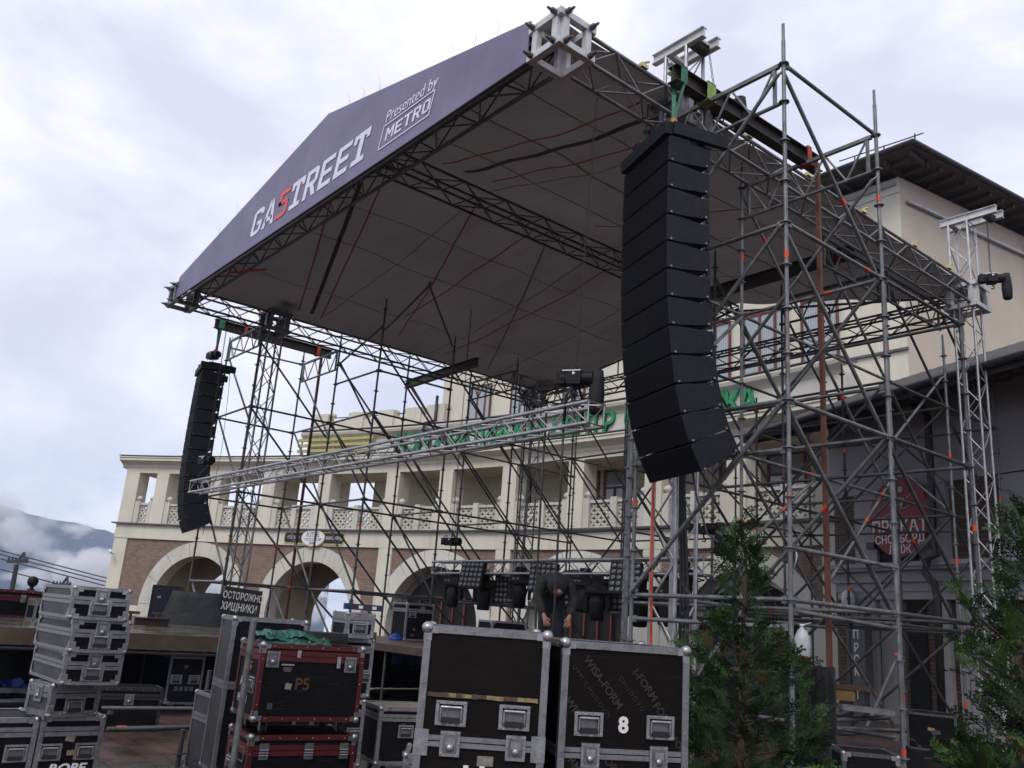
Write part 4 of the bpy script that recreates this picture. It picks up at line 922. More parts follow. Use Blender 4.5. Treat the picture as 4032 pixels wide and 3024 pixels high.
PB = [-23.3, -20.9, -18.9, -17.1, -15.9]
for i, t in enumerate(PB[:-1]): ablock(b, t-.5, t+.5, AR-.02, AR+.46, 9.645, 10.5)
ablock(b, -16.2, -15.1, AR-.02, AR+.46, 9.645, 10.55); b.build('parapet', CREAM, attic)
for t in (-22.65, -21.2, -20.2, -18.75, -17.75, -16.3): b = MB(); finial(b, t, AR+.2, 10.3 if t > -22 else 10.3, .17); b.build('finial', STONE, attic)
b = MB(); b.path([arc(-22.6+i*.7, AR+.3, 10.36) for i in range(10)], .025, 6); b.build('parapet_rail', PIPE, attic)
b = MB(); b.path([arc(-15.55, AR-.1, 10.9), arc(-15.55, AR-.1, 9.8), arc(-15.9, AR-.45, 9.6), arc(-15.9, AR-.45, 9.3), arc(-15.7, AR-.12, 9.1), arc(-15.7, AR-.12, 8.5)], .07, 8); b.build('downpipe', PIPE, attic)
# lettering and signs on it
sg = thing('rooftop_sign', 'row of big green letters standing along the attic of the arcade', 'sign', arc(-8, AR-.1, 8.5))
txt = 'КОРПОРАТИВНЫЙ ЦЕНТР СБЕРБАНКА'; t = -17.95; tw = {'М': 1.15, 'Ы': 1.25, 'Ц': 1.05, ' ': .8}
tot = sum(tw.get(c, 1) for c in txt); k = (1.75+17.95)/tot
for ch in txt:
    w_ = tw.get(ch, 1)*k
    if ch != ' ':
        o = arc(t+w_/2, AR-.13, 8.83); tx = (arc(t+w_/2+.2, AR-.13, 8.83)-o).normalized()
        L = lettering(ch, 1.12, o, tx, (0, 0, 1), GREENL, sg, name='letter', bold=.012, ext=.05, width=.92)
    t += w_
ys = thing('slat_emblem', 'emblem of three yellow slats left of the green letters', 'sign', arc(-22, AR-.1, 8.5)); 
for z in (8.6, 8.86, 9.12):
    b = MB(); ablock(b, -24.35, -19.6+(z-8.6)*.6, AR-.3, AR-.2, z, z+.13); b.build('slat', YELS, ys)
b = MB()
for t in (-24.2, -22., -20.): ablock(b, t-.03, t+.03, AR-.2, AR-.12, 8.5, 9.3)
b.build('bracket', WHITEL, ys)
cs = thing('club_sign', 'black and white club sign with gold edge above the second arch', 'sign', arc(-22.6, AR, 4.65))
def cp(t, z, r=AR-.09): return arc(t, r, z)
o = cp(-22.62, 4.64); tx = (cp(-22.3, 4.64)-o).normalized(); ny = Vector((o.x-AX, o.y-AY, 0)).normalized()
nf = lambda hw, hh, c: [(-hw+c, -hh), (hw-c, -hh), (hw-c, -hh+c), (hw, -hh+c), (hw, hh-c), (hw-c, hh-c), (hw-c, hh), (-hw+c, hh), (-hw+c, hh-c), (-hw, hh-c), (-hw, -hh+c), (-hw+c, -hh+c)]
b = MB(); b.prism(nf(1.78, .28, .06), o, tx, (0, 0, 1), ny*.06, 1); b.prism(nf(1.73, .23, .06), o-ny*.01, tx, (0, 0, 1), ny*.02, 0); b.build('name_board', [SIGNB, GOLD], cs)
b = MB(); el = lambda a, c: [(a*cos(2*pi*i/32), c*sin(2*pi*i/32)) for i in range(32)]
b.prism(el(.69, .4), o-ny*.05, tx, (0, 0, 1), ny*.09, 1); b.prism(el(.65, .36), o-ny*.065, tx, (0, 0, 1), ny*.02, 0); b.build('oval_plate', [WHITEL, GOLD], cs)
for s_, z, dx, sz, r in (('КЛУБ', .13, 0, .3, .075), ('БАР', -.24, 0, .18, .075), ('·ГОЛЬФ·', 0, -1.2, .2, .02), ('·БИЛЬЯРД·', 0, 1.2, .2, .02)):
    lettering(s_, sz, o-ny*r+tx*dx+Vector((0, 0, z)), tx, (0, 0, 1), SIGND if r > .05 else WHITEL, cs, name='letters', width=.95)
b = MB()
for z in (-.03, -.1): b.bar(o-ny*.072-tx*.48+Vector((0, 0, z)), o-ny*.072+tx*.42+Vector((0, 0, z)), .025, .008)
b.bar(o-ny*.072+tx*.4+Vector((0, 0, -.1)), o-ny*.072+tx*.5+Vector((0, 0, -.01)), .05, .008); b.build('emblem', SIGND, cs)
def cctv(c, d, label):
    t = thing('security_camera', label, 'security camera', c); c = Vector(c); d = Vector(d).normalized(); b = MB(); b.tube(c, c+d*.34, .062, 10); b.bar(c-d*.04, c+d*.4, .14, .02); b.build('housing', WHITEL, t)
    b = MB(); b.path([c+d*.12, c+d*.12+Vector((0, 0, -.12)), c+d*.15+Vector((.1, .16, -.14))], .018, 6); b.build('bracket', PIPE, t)
cctv(arc(-35.9, AR-.3, 3.62), (.9, -.1, -.25), 'white security camera on the left end pier of the arcade')

# ================================================================== hotel block behind
hotel = thing('hotel_block', 'tall cream and peach hotel block with dark overhanging eaves', 'building', (-20, 30, 0))
HY = 27.; c0 = ony(1745, 1550, HY).x; c1 = ony(3555, 1000, HY).x; ze = ony(3555, 690, HY).z
b = MB(); b.bx(c0, c1, HY, HY+14, 6, ze, 0); b.build('wall', CREAM, hotel)
PD = Vector((.16, .987, 0)); PN = Vector((.987, -.16, 0))
b = MB(); q0, q1 = Vector((c1+.004, HY+.01, 0)), Vector((c1+.004, HY+.01, 0))+PD*22
b.quad(q0+Vector((0, 0, 5)), q1+Vector((0, 0, 5)), q1+Vector((0, 0, ze-.01)), q0+Vector((0, 0, ze-.01))); b.build('side_wall', PEACH, hotel)
b = MB(); zl = ony(2940, 1492, HY).z; zs = ony(3300, 1418, HY).z
b.bx(c0-.05, c1+.05, HY-.1, HY-.002, zl-.08, zl); b.build('string_course', SLATE, hotel)
b = MB(); b.bx(c0-.02, c1+.02, HY-.05, HY-.004, ze-.6, ze-.1); b.build('frieze', PALE, hotel)
# roof with deep eaves, rafters and gutters
ov = 1.15; b = MB(); er = Vector((c1, HY, ze+.25))
el_ = [Vector((c0-ov, HY-ov, ze+.3)), Vector((c1, HY, ze+.3))+PN*ov+Vector((0, -ov, 0)), Vector((c1, HY, ze+.3))+PN*ov+PD*9.5, Vector((c0-ov, HY+10, ze+.3))]
ap = [Vector((c0+4, HY+6, ze+2.7)), Vector((c1-4, HY+6, ze+2.7))]
b.quad(el_[0], el_[1], ap[1], ap[0]); b.poly([el_[1], el_[2], ap[1]+PD*4, ap[1]]); up = Vector((0, 0, .14))
ro = b.build('roof', ROOFT, hotel)
b = MB(); dn = Vector((0, 0, -.12)); b.poly([p+dn for p in el_][::-1])
for a, c in ((0, 1), (1, 2)): b.quad(el_[a]+dn, el_[c]+dn, el_[c]+Vector((0, 0, .06)), el_[a]+Vector((0, 0, .06)))
b.build('soffit', EAVE, ro)
for i in range(34):
    x = c0-ov+.2+i*(c1-c0+1.6+ov)/34; b = MB(); b.bar((x, HY-ov+.08, ze+.1), (x, HY+.2, ze+.1), .12, .16); b.build('rafter', EAVE, ro)
for i in range(14): p = Vector((c1, HY, ze+.1))+PD*(i*.72-.6); b = MB(); b.bar(p, p+PN*(ov-.1), .12, .16); b.build('rafter', EAVE, ro)
b = MB()
b.tube(el_[0]+Vector((0, -.06, 0)), el_[1]+Vector((.06, -.06, 0)), .085, 8); b.tube(el_[1]+Vector((.06, -.06, 0)), el_[2]+PN*.06, .085, 8); b.build('gutter', PIPE, ro)
b = MB(); q = el_[1]+Vector((-.3, .4, .1))
for k in range(3): p = q+Vector((-1.1*k, .5, .0)); b.tube(p, p+Vector((0, 0, .75)), .025, 6)
b.tube(q+Vector((.3, .5, .65)), q+Vector((-2.8, .5, .8)), .022, 6); b.tube(q+Vector((0, .5, .3)), q+Vector((-2.8, .5, .35)), .02, 6); b.build('roof_rail', PIPE, ro)
b = MB(); 
b.bar(Vector((c0, HY-.12, ze-.28)), Vector((c1-.1, HY-.12, ze-.28)), .1, .1); b.bar(Vector((c1, HY, ze-.9))+PN*.1+PD*.3, Vector((c1, HY, ze-.9))+PN*.1+PD*8, .12, .1); b.build('lighting_strip', ALU, hotel)
b = MB(); p = Vector((c1, HY, 0))+PD*7.6+PN*.09; b.tube(p+Vector((0, 0, 6)), p+Vector((0, 0, ze-.4)), .09, 8); b.build('downpipe', PIPE, hotel)
p0 = Vector((c1, HY, 0))+PD*9.3; b = MB()
b.quad(p0+PN*.3+Vector((0, 0, ze+.1)), p0+PN*.3+PD*14+Vector((0, 0, ze+.1)), p0-PN*4+PD*14+Vector((0, 0, ze+2.2)), p0-PN*4+Vector((0, 0, ze+2.2)))
b.quad(p0+PN*1.9+Vector((0, 0, ze-.35)), p0+PN*1.9+PD*14+Vector((0, 0, ze-.35)), p0+PN*.3+PD*14+Vector((0, 0, ze+.12)), p0+PN*.3+Vector((0, 0, ze+.12)))
b.quad(p0+PN*1.9+Vector((0, 0, ze-.4)), p0+Vector((0, 0, ze-.4)), p0+PD*14+Vector((0, 0, ze-.4)), p0+PN*1.9+PD*14+Vector((0, 0, ze-.4)))
for i in range(20): q = p0+PD*(i*.7)+Vector((0, 0, ze-.5)); b.bar(q, q+PN*1.8, .12, .16)
b.build('lower_roof', [ROOFT], hotel)
wz0 = ony(1900, 1632, HY).z; wz1 = ony(1900, 1400, HY).z; wx = [ony(p, 1600, HY).x for p in (1850, 2015, 2220, 2640, 2760, 2930, 3165)]
for i, x in enumerate(wx): window(hotel, (x, HY-.07, zl+.02), (1, 0, 0), (0, -1, 0), 1.95 if i in (0, 3, 5) else 1.5, 2.5, split=(.4, .75) if i in (0, 3, 5) else (.5,), tz=1)
window(hotel, Vector((c1, HY, 8.2))+PD*8.4+PN*.02, PD, PN, 1.3, 1.8)

# ================================================================== low shop house with tiled eave on the right
house = thing('shop_house', 'low shade-greyed white and brick shop house under a dark tiled eave', 'building', (-8, 19, 0))
HP, HD = Vector((-12.25, 20.95, 0)), Vector((10.2, -3.7, 0)).normalized(); HN = Vector((HD.y, -HD.x, 0)); HU = Vector((0, 0, 1))
if HN.y > 0: HN = -HN
def hp(px, py, d=0.): p = onpl(px, py, HP+HN*d, HN); return (p-HP).dot(HD), p.z            # pixel -> (along, height)
def hbox(b, u0, u1, z0, z1, d0, d1, m=0): b.box(HP+HD*((u0+u1)/2)+HN*((d0+d1)/2)+HU*((z0+z1)/2), (u1-u0, d1-d0, z1-z0), Matrix((HD, HN, HU)).transposed(), m)
zc1 = hp(3600, 2222)[1]; zw = hp(3600, 1895)[1]; ue = 14.
b = MB()
def hq(u0, u1, z0, z1, d, m=0): P = lambda u, z: HP+HD*u+HN*d+HU*z; b.quad(P(u0, z0), P(u1, z0), P(u1, z1), P(u0, z1), m, uv=[(u0, z0), (u1, z0), (u1, z1), (u0, z1)])
hq(0, ue, -.2, zw+.1, 0); b.build('brick_wall', BRICK2, house)
b = MB(); hbox(b, -.1, ue, zw, 7.6, -.3, .06); b.build('upper_wall', SHADEP, house)
b = MB(); hbox(b, -.05, ue, zw-.16, zw+.06, 0, .16); hbox(b, -.05, ue, zw+.06, zw+.2, 0, .1); b.build('string_course', SHADEP, house)
ul = hp(3290, 2230)[0]
b = MB(); hbox(b, ul, ue, zc1-.1, zc1, -.1, .55); hbox(b, ul+.05, ue, zc1-.17, zc1-.1, -.1, .48); hbox(b, ul+.2, ue, zc1-.42, zc1-.17, -.1, .3); hbox(b, ul+.22, ue, zc1-.62, zc1-.42, -.1, .2); hbox(b, ul+.25, ue, zc1-.8, zc1-.62, -.1, .16); b.build('cornice', SHADEP, house)
b = MB()
def band(x0, y0, x1, y1, d=.1):
    u0, u1 = hp(x0, y0)[0], hp(x1, y1)[0]; return u0, u1
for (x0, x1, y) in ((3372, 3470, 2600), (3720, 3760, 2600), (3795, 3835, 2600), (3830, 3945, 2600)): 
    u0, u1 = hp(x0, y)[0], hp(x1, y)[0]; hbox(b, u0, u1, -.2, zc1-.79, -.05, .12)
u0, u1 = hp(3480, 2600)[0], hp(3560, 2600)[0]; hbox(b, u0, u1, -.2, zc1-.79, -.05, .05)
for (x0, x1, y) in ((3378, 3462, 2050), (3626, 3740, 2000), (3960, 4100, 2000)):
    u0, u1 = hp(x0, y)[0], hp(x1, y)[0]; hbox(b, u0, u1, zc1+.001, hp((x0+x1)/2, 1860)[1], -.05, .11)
b.build('white_pier', SHADEP, house)
b = MB(); u0, u1 = hp(3462, 2100)[0], hp(3626, 2100)[0]; hbox(b, u0, u1, zc1+.002, hp(3540, 1870)[1], -.05, .03); u0, u1 = hp(3585, 2600)[0], hp(3660, 2600)[0]; hbox(b, u0, u1, -.2, zc1-.84, -.05, .04); b.build('dark_opening', DARKI, house)
b = MB(); zev = 6.85
E0, E1 = HP+HD*-.9+HN*2.2+HU*zev, HP+HD*ue+HN*2.2+HU*zev; I0, I1 = HP+HD*-.9+HN*-3+HU*9.2, HP+HD*ue+HN*-3+HU*9.2
n = 46
for i in range(n):                                                    # rolled tiles running down to the eave
    for s_ in range(4):
        f0, f1 = (i+s_/4)/n, (i+(s_+1)/4)/n; h0, h1 = .09*abs(sin(pi*s_/4)), .09*abs(sin(pi*(s_+1)/4))
        b.quad(E0.lerp(E1, f0)+HU*h0, E0.lerp(E1, f1)+HU*h1, I0.lerp(I1, f1)+HU*h1, I0.lerp(I1, f0)+HU*h0)
ro = b.build('tiled_roof', ROOFT, house)
b = MB(); dz = HU*-.06; b.quad(E0+dz, HP+HD*-.9+HN*-.3+HU*(zev+.75), HP+HD*ue+HN*-.3+HU*(zev+.75), E1+dz); b.quad(E0+dz*3, E1+dz*3, E1+HU*.02, E0+HU*.02)
b.quad(E0+dz*3, E0+HU*.1, I0+HU*.1, I0-HU*.3)
for i in range(24):
    u = -.6+i*.62; p = HP+HD*u+HN*2.1+HU*(zev-.14); b.bar(p, HP+HD*u+HN*-.1+HU*(zev+.52), .1, .14)
b.build('eave', EAVE, ro)
b = MB(); b.tube(E0+HN*.07, E1+HN*.07, .08, 8); b.build('gutter', PIPE, ro)
pp = [(3590, 1590), (3650, 1625), (3655, 1700), (3665, 1900), (3675, 2160), (3690, 2180), (3650, 2200), (3645, 2260), (3680, 2300), (3690, 2350), (3710, 2840)]
b = MB(); pts = []
for x, y in pp: u, z = hp(x, y, .72); pts.append(HP+HD*u+HN*.72+HU*z)
b.path(pts, .085, 10); tag(b.build('downpipe', PIPE), 'thick dark downpipe bending down the white shop house', 'downpipe')
# signs and lamps on the house
u, z = hp(3540, 2035, .4); o = HP+HD*u+HN*.35+HU*z
dsg = thing('round_sign', 'round red rental sign with white skier on the shop house', 'sign', o); b = MB(); b.prism(el(.92, .92), o, HD, HU, HN*.07, 0); b.prism(el(.9, .9), o-HN*.02, HD, HU, HN*.02, 1); b.build('disc', [REDS, PIPE], dsg)
for s_, dz_, sz in (('ПРОКАТ', -.24, .42), ('СНОУБОРД', -.52, .27), ('ЛЫЖ', -.76, .27)): lettering(s_, sz, o+HN*.074+HU*dz_, HD, HU, WHITEL, dsg, name='letters', bold=.02)
b = MB(); f = lambda a, c, w: b.bar(o+HN*.074+HD*a[0]+HU*a[1], o+HN*.074+HD*c[0]+HU*c[1], w, .01)
f((-.5, .02), (.35, .22), .035); f((-.05, .6), (-.05, .42), .13); f((0, .44), (.2, .4), .12); f((.2, .42), (.12, .2), .1); f((.1, .28), (-.2, .3), .1); f((.25, .38), (.5, .55), .03); f((-.02, .42), (-.25, .3), .07)
b.ball(o+HN*.074+HD*.1+HU*.62, .08); b.build('pictogram', WHITEL, dsg)
u, z = hp(3372, 2540, .6); vs = thing('vertical_sign', 'tall dark grey sign board with stacked white letters by the shop door', 'sign', HP+HD*u+HN*.5+HU*z); wv = .62
zt_, zb_ = hp(3372, 2440, .6)[1], hp(3372, 2715, .6)[1]; b = MB(); hbox(b, u-wv/2, u+wv/2, zb_-.0, zt_+.15, .4, .62); b.build('board', SIGND, vs)
b = MB(); hbox(b, u-wv*.3, u+wv*.3, -.05, zb_-.02, .42, .58); b.build('post', SIGND, vs)
for ch, py in (('П', 2500), ('Р', 2552), ('С', 2598), ('К', 2645), ('Т', 2735)):
    lettering(ch, .27, HP+HD*(u+.02)+HN*.625+HU*hp(3372, py, .6)[1], HD, HU, WHITEL, vs, name='letter', bold=.025)
u, z = hp(3341, 2360, .3); o = HP+HD*u+HN*.3+HU*z; wl = thing('wall_lamp', 'white domed wall lamp beside the shop door', 'lamp', o); b = MB(); b.lathe(o, [(.16, -.2), (.17, 0), (.15, .14), (.08, .21), (.01, .23)], 14); b.build('shade', WHITEL, wl)
b = MB(); b.lathe(o+HU*-.42, [(.1, 0), (.15, .05), (.16, .2)], 12); b.path([o+HU*.2, o+HU*.26-HN*.05, o+HU*.24-HN*.25], .02, 6); b.build('fitting', PIPE, wl)
u, z = hp(3432, 2150, .35); o = HP+HD*u+HN*.35+HU*z; fl = thing('floodlight', 'small dark floodlight fixed under the round red sign', 'lamp', o); b = MB(); b.box(o, (.26, .1, .17), Matrix((HD, HN, HU)).transposed()); b.build('head', PIPE, fl)
b = MB(); b.tube(o, o-HN*.24+HU*.16, .015, 6); b.build('arm', PIPE, fl)
cctv(HP+HD*hp(3235, 1745)[0]+HN*.35+HU*hp(3235, 1715)[1], (-.8, -.5, -.3), 'grey security camera at the corner of the shop house')

# ================================================================== flight cases
FACE = {'F': (Vector((1, 0, 0)), Vector((0, -1, 0))), 'L': (Vector((0, -1, 0)), Vector((-1, 0, 0))), 'R': (Vector((0, 1, 0)), Vector((1, 0, 0)))}
UP = Vector((0, 0, 1))
def fpos(f, u, z, w, d, o=0):
    if f == 'F': return Vector((u, -o, z))
    if f == 'L': return Vector((-o, d-u, z))
    return Vector((w+o, u, z))
def rivets(b, p, q, n, nn, m=0, r=.006):
    for i in range(n): c = p+(q-p)*((i+.5)/n); b.tube(c, c+nn*.004, r, 6, m, r2=r*.5)
def handle(parent, p, ux, n_, s=1., m=CHROM):
    b = MB(); R = Matrix((ux, -n_, UP)).transposed(); w, h, f = .165*s, .125*s, .017*s
    for a, c, sw, sh in ((0, h/2-f/2, w, f), (0, -h/2+f/2, w, f)): b.box(p+ux*a+UP*c+n_*.004, (sw, .008, sh), R)
    for a in (-1, 1): b.box(p+ux*a*(w/2-f/2)+n_*.004, (f, .008, h-2*f), R)
    b.box(p+n_*.001+UP*-.012, (w-2*f, .004, h-2*f), R, 1)
    b.tube(p+ux*-.055*s+UP*.03*s+n_*.012, p+ux*.055*s+UP*.03*s+n_*.012, .009*s, 8)
    for a in (-1, 1): b.tube(p+ux*a*.055*s+UP*.03*s+n_*.012, p+ux*a*.055*s+UP*-.03*s+n_*.012, .006*s, 6)
    b.box(p+UP*-.035*s+n_*.012, (.1*s, .012, .03*s), R, 2)
    for i in range(5): b.ball(p+ux*(i-2)*.035*s+UP*(h/2-f/2)+n_*.008, .006*s, 0, 6, 4); b.ball(p+ux*(i-2)*.035*s-UP*(h/2-f/2)+n_*.008, .006*s, 0, 6, 4)
    b.build('handle', [m, mat('handle dish', (.16, .165, .165), .4, .6, .25, 20), RUBB], parent, False)
def latch(parent, p, ux, n_, s=1.):
    b = MB(); R = Matrix((ux, -n_, UP)).transposed(); w, h = .105*s, .125*s
    b.box(p+n_*.004, (w, .008, h), R); b.box(p+n_*.0095, (w*.72, .003, h*.74), R, 1)
    b.box(p+n_*.013+UP*.012*s, (w*.5, .006, h*.3), R); b.lathe(p+n_*.011-UP*.02*s, [(.02*s, 0), (.018*s, .008), (.004, .012)], 10, 0, Matrix((ux, UP, n_)).transposed())
    for sx in (-1, 1):
        for k in (-1, 0, 1): b.ball(p+ux*sx*w*.43+UP*k*h*.4+n_*.008, .0055*s, 0, 6, 4)
    b.build('latch', [CHROM, mat('handle dish', (.16,)*3)], parent, False)
def hinge(parent, p, ux, n_):
    b = MB(); R = Matrix((ux, -n_, UP)).transposed()
    b.box(p+n_*.004+UP*.03, (.075, .006, .05), R); b.box(p+n_*.004-UP*.035, (.075, .006, .06), R)
    for k in range(3): b.tube(p+ux*-.036+n_*.01+UP*(.005-.02*k), p+ux*.036+n_*.01+UP*(.005-.02*k), .006, 6)
    b.build('hinge', [CHROM], parent, False)
def case(name, label, w, d, h, loc, yaw, body=CASEB, trim=TRIMA, lid=None, band=.035, hs=(), ls=(), hg=(), wheels=0, side=None, tw=.034, top=None, cat='flight case', group='flight cases on the plaza', corner=.03, seam=None):
    t = thing(name, label, cat, loc, yaw, group); z0 = .11 if wheels else 0.
    b = MB(); i = .005
    b.bx(i, w-i, i, d-i, z0+i, z0+h-i)
    if side or top:                                          # one clad panel set proud of the core
        if side: b.quad((i-.001, d-.02, z0+.02), (i-.001, .02, z0+.02), (i-.001, .02, z0+h-.02), (i-.001, d-.02, z0+h-.02), 1)
        if top: b.quad((.02, .02, z0+h-i+.001), (w-.02, .02, z0+h-i+.001), (w-.02, d-.02, z0+h-i+.001), (.02, d-.02, z0+h-i+.001), 2)
    bo = b.build('body', [body, side or body, top or body], t, False)
    b = MB(); k = tw; e = .004
    for y in (0, d):
        for x in (0, w):
            sx, sy = (1 if x == 0 else -1), (1 if y == 0 else -1)
            b.bx(min(x-e*sx, x+k*sx), max(x-e*sx, x+k*sx), min(y-e*sy, y+.002*sy), max(y-e*sy, y+.002*sy), z0+.01, z0+h-.01); b.bx(min(x-e*sx, x+.002*sx), max(x-e*sx, x+.002*sx), min(y+.003*sy, y+k*sy), max(y+.003*sy, y+k*sy), z0+.01, z0+h-.01)
        for z, sz in ((z0, 1), (z0+h, -1)):
            sy = 1 if y == 0 else -1
            b.bx(k+.001, w-k-.001, min(y-e*sy, y+.002*sy), max(y-e*sy, y+.002*sy), min(z-e*sz, z+k*sz), max(z-e*sz, z+k*sz)); b.bx(k+.001, w-k-.001, min(y+.003*sy, y+k*sy), max(y+.003*sy, y+k*sy), min(z-e*sz, z+.002*sz), max(z-e*sz, z+.002*sz))
    for x in (0, w):
        sx = 1 if x == 0 else -1
        for z, sz in ((z0, 1), (z0+h, -1)):
            b.bx(min(x-e*sx, x+.002*sx), max(x-e*sx, x+.002*sx), k+.001, d-k-.001, min(z-e*sz, z+k*sz), max(z-e*sz, z+k*sz)); b.bx(min(x+.003*sx, x+k*sx), max(x+.003*sx, x+k*sx), k+.001, d-k-.001, min(z-e*sz, z+.002*sz), max(z-e*sz, z+.002*sz))
    if lid is not None:
        zl = z0+lid
        for za, zb in ((zl+.003, zl+band), (zl-band, zl-.003)):
            b.bx(k+.002, w-k-.002, -e+.0005, .003, za, zb); b.bx(-e+.0005, .003, k+.002, d-k-.002, za, zb); b.bx(w-.003, w+e-.0005, k+.002, d-k-.002, za, zb)
    nn = Vector((0, -1, 0)); nf = max(3, int(w/.14)); nh = max(2, int(h/.17))
    rivets(b, Vector((k, -e, z0+h-k*.5)), Vector((w-k, -e, z0+h-k*.5)), nf, nn, 1); rivets(b, Vector((k, -e, z0+k*.5)), Vector((w-k, -e, z0+k*.5)), nf, nn, 1)
    for x in (k*.5, w-k*.5): rivets(b, Vector((x, -e, z0+k)), Vector((x, -e, z0+h-k)), nh, nn, 1)
    rivets(b, Vector((-e, k, z0+h-k*.5)), Vector((-e, d-k, z0+h-k*.5)), max(3, int(d/.14)), Vector((-1, 0, 0)), 1)
    b.build('edge_trim', [trim, CHROM], t, False)
    if corner:
        for x in (0, w):
            for y in (0, d):
                for z in (z0, z0+h):
                    c = MB(); sx, sy, sz = (1 if x == 0 else -1), (1 if y == 0 else -1), (1 if z == z0 else -1); p = Vector((x+sx*.012, y+sy*.012, z+sz*.012))
                    c.ball(p, corner, 0, 10, 7)
                    c.box((x+sx*.045, y-sy*.005, z+sz*.02), (.05, .004, .036)); c.box((x+sx*.02, y-sy*.005, z+sz*.05), (.036, .004, .05)); c.box((x-sx*.005, y+sy*.045, z+sz*.02), (.004, .05, .036)); c.box((x-sx*.005, y+sy*.02, z+sz*.05), (.004, .036, .05))
                    c.build('ball_corner', CHROM, t, False)
    rn = random.Random(sum(map(ord, label)))
    if cat == 'flight case' and h > .3 and w > .3:
        for k_ in range(rn.randint(1, 3)):
            c = MB(); u, z = rn.uniform(.12, w-.16), z0+rn.uniform(.1, h-.14); c.box((u, -.0005+i*.2, z), (rn.uniform(.04, .09), .003, rn.uniform(.025, .05)), Matrix.Rotation(rn.uniform(-.2, .2), 3, 'Y')); c.build('tape_label', rn.choice([mat('old paper label', (.2, .19, .17), .8, 0, .4, 40), mat('grey gaffer tape', (.045, .045, .045), .8, 0, .3, 30), mat('worn cream tape', (.24, .17, .09), .7, 0, .5, 60)]), t, False)
    for f, u, z in hs: handle(t, fpos(f, u, z0+z, w, d), *FACE[f])
    for f, u, z in ls: latch(t, fpos(f, u, z0+z, w, d, .004), *FACE[f])
    for f, u, z in hg: hinge(t, fpos(f, u, z0+z, w, d, .004), *FACE[f])
    if wheels:
        for x in (.12, w-.12):
            for y in (.1, d-.1):
                c = MB(); c.box((x, y, z0-.01), (.1, .09, .012)); c.box((x-.025, y, z0-.05), (.006, .05, .07)); c.box((x+.025, y, z0-.05), (.006, .05, .07)); c.tube((x-.018, y, .05), (x+.018, y, .05), .05, 14, 1); c.build('castor', [CHROM, RUBB], t, False)
    return t
def ctext(t, s, size, f, u, z, w, d, m, **k):
    ux, n_ = FACE[f]; return lettering(s, size, fpos(f, u, z, w, d, .001), ux, UP, m, t, False, name='stencil', **k)
def yawof(p, q): return atan2((q-p).y, (q-p).x)
def V2(p): return Vector((p.x, p.y, 0))

# two big plywood cases in the foreground
pa, pb = ond(1677, 2467, 4.7), ond(2165, 2517, 4.72); ya = yawof(pa, pb); wA = hypot(pb.x-pa.x, pb.y-pa.y)
cA = case('flight_case', 'big plain brown black case with a torn tape strip across its front', wA, .75, 1.44, V2(pa), ya, CASEP, lid=.86, band=.028, wheels=1, hs=[('F', .2*wA+.04, 1.0), ('F', .8*wA-.03, 1.0), ('F', wA*.3, .4), ('F', wA*.7, .4)], ls=[('F', .27*wA, .85), ('F', .78*wA, .85)], corner=.034, tw=.035)
b = MB(); random.seed(3); x = .045
while x < wA-.05:
    s_ = random.uniform(.02, .06); b.bx(x, min(x+s_, wA-.045), -.0065, -.005, .11+1.08+random.uniform(-.002, .002), .11+1.08+.022+random.uniform(-.002, .002), random.randint(0, 1)); x += s_+.0015
b.build('tape_strip', [mat('worn cream tape', (.24, .17, .09), .7, 0, .5, 60), mat('worn brown tape', (.07, .045, .03), .7, 0, .5, 60)], cA, False)
for x in (0, wA): b = MB(); b.box((x+(.03 if x == 0 else -.03), -.006, .96), (.075, .004, .13)); b.build('corner_brace', CHROM, cA, False)
ctext(cA, '11', .17, 'F', wA*.47, .11+.68, wA, .75, WHITEL, bold=.03)
qa, qb = ond(2222, 2502, 4.85), ond(2712, 2572, 4.98); yb_ = yawof(qa, qb); wB = hypot(qb.x-qa.x, qb.y-qa.y)
cB = case('flight_case', 'big brown black case with slanting print and a white 8 on its front', wB, .75, 1.41, V2(qa), yb_, CASEP, lid=.83, band=.028, wheels=1, hs=[('F', .22*wB, .98), ('F', .78*wB, .98), ('F', wB*.3, .38), ('F', wB*.7, .38)], ls=[('F', .24*wB, .82), ('F', .77*wB, .82)], corner=.034, tw=.035)
ctext(cB, '8', .115, 'F', wB*.49, .11+.98, wB, .75, WHITEL, bold=.035)
for u, z, s_, sz, sg_ in ((.21, 1.27, 'WISA-FORM', .062, -1), (.15, 1.22, 'UPM CHUDOVO', .036, -1), (.43, 1.27, 'I-FORM', .062, -1), (.36, 1.22, 'CHUDOVO', .036, -1), (.1, 1.08, 'WISA-FO', .062, -1), (.53, 1.11, 'FORM', .062, -1), (.5, .84, 'WISA-F', .062, -1), (.27, .84, 'FORM', .062, -1), (.07, .86, 'ORM', .062, -1), (.6, .98, 'A-FOR', .05, -1)):
    a = radians(-50); ctr = fpos('F', u*wB/.66, .11+z-.07, wB, .75, .0015); lettering(s_, sz, ctr, (cos(a), 0, sin(a)), (-sin(a), 0, cos(a)), STENC, cB, False, name='panel_print', bold=.02 if sz > .04 else 0, ext=.0004, sp=1.0 if sz > .04 else 1.4)

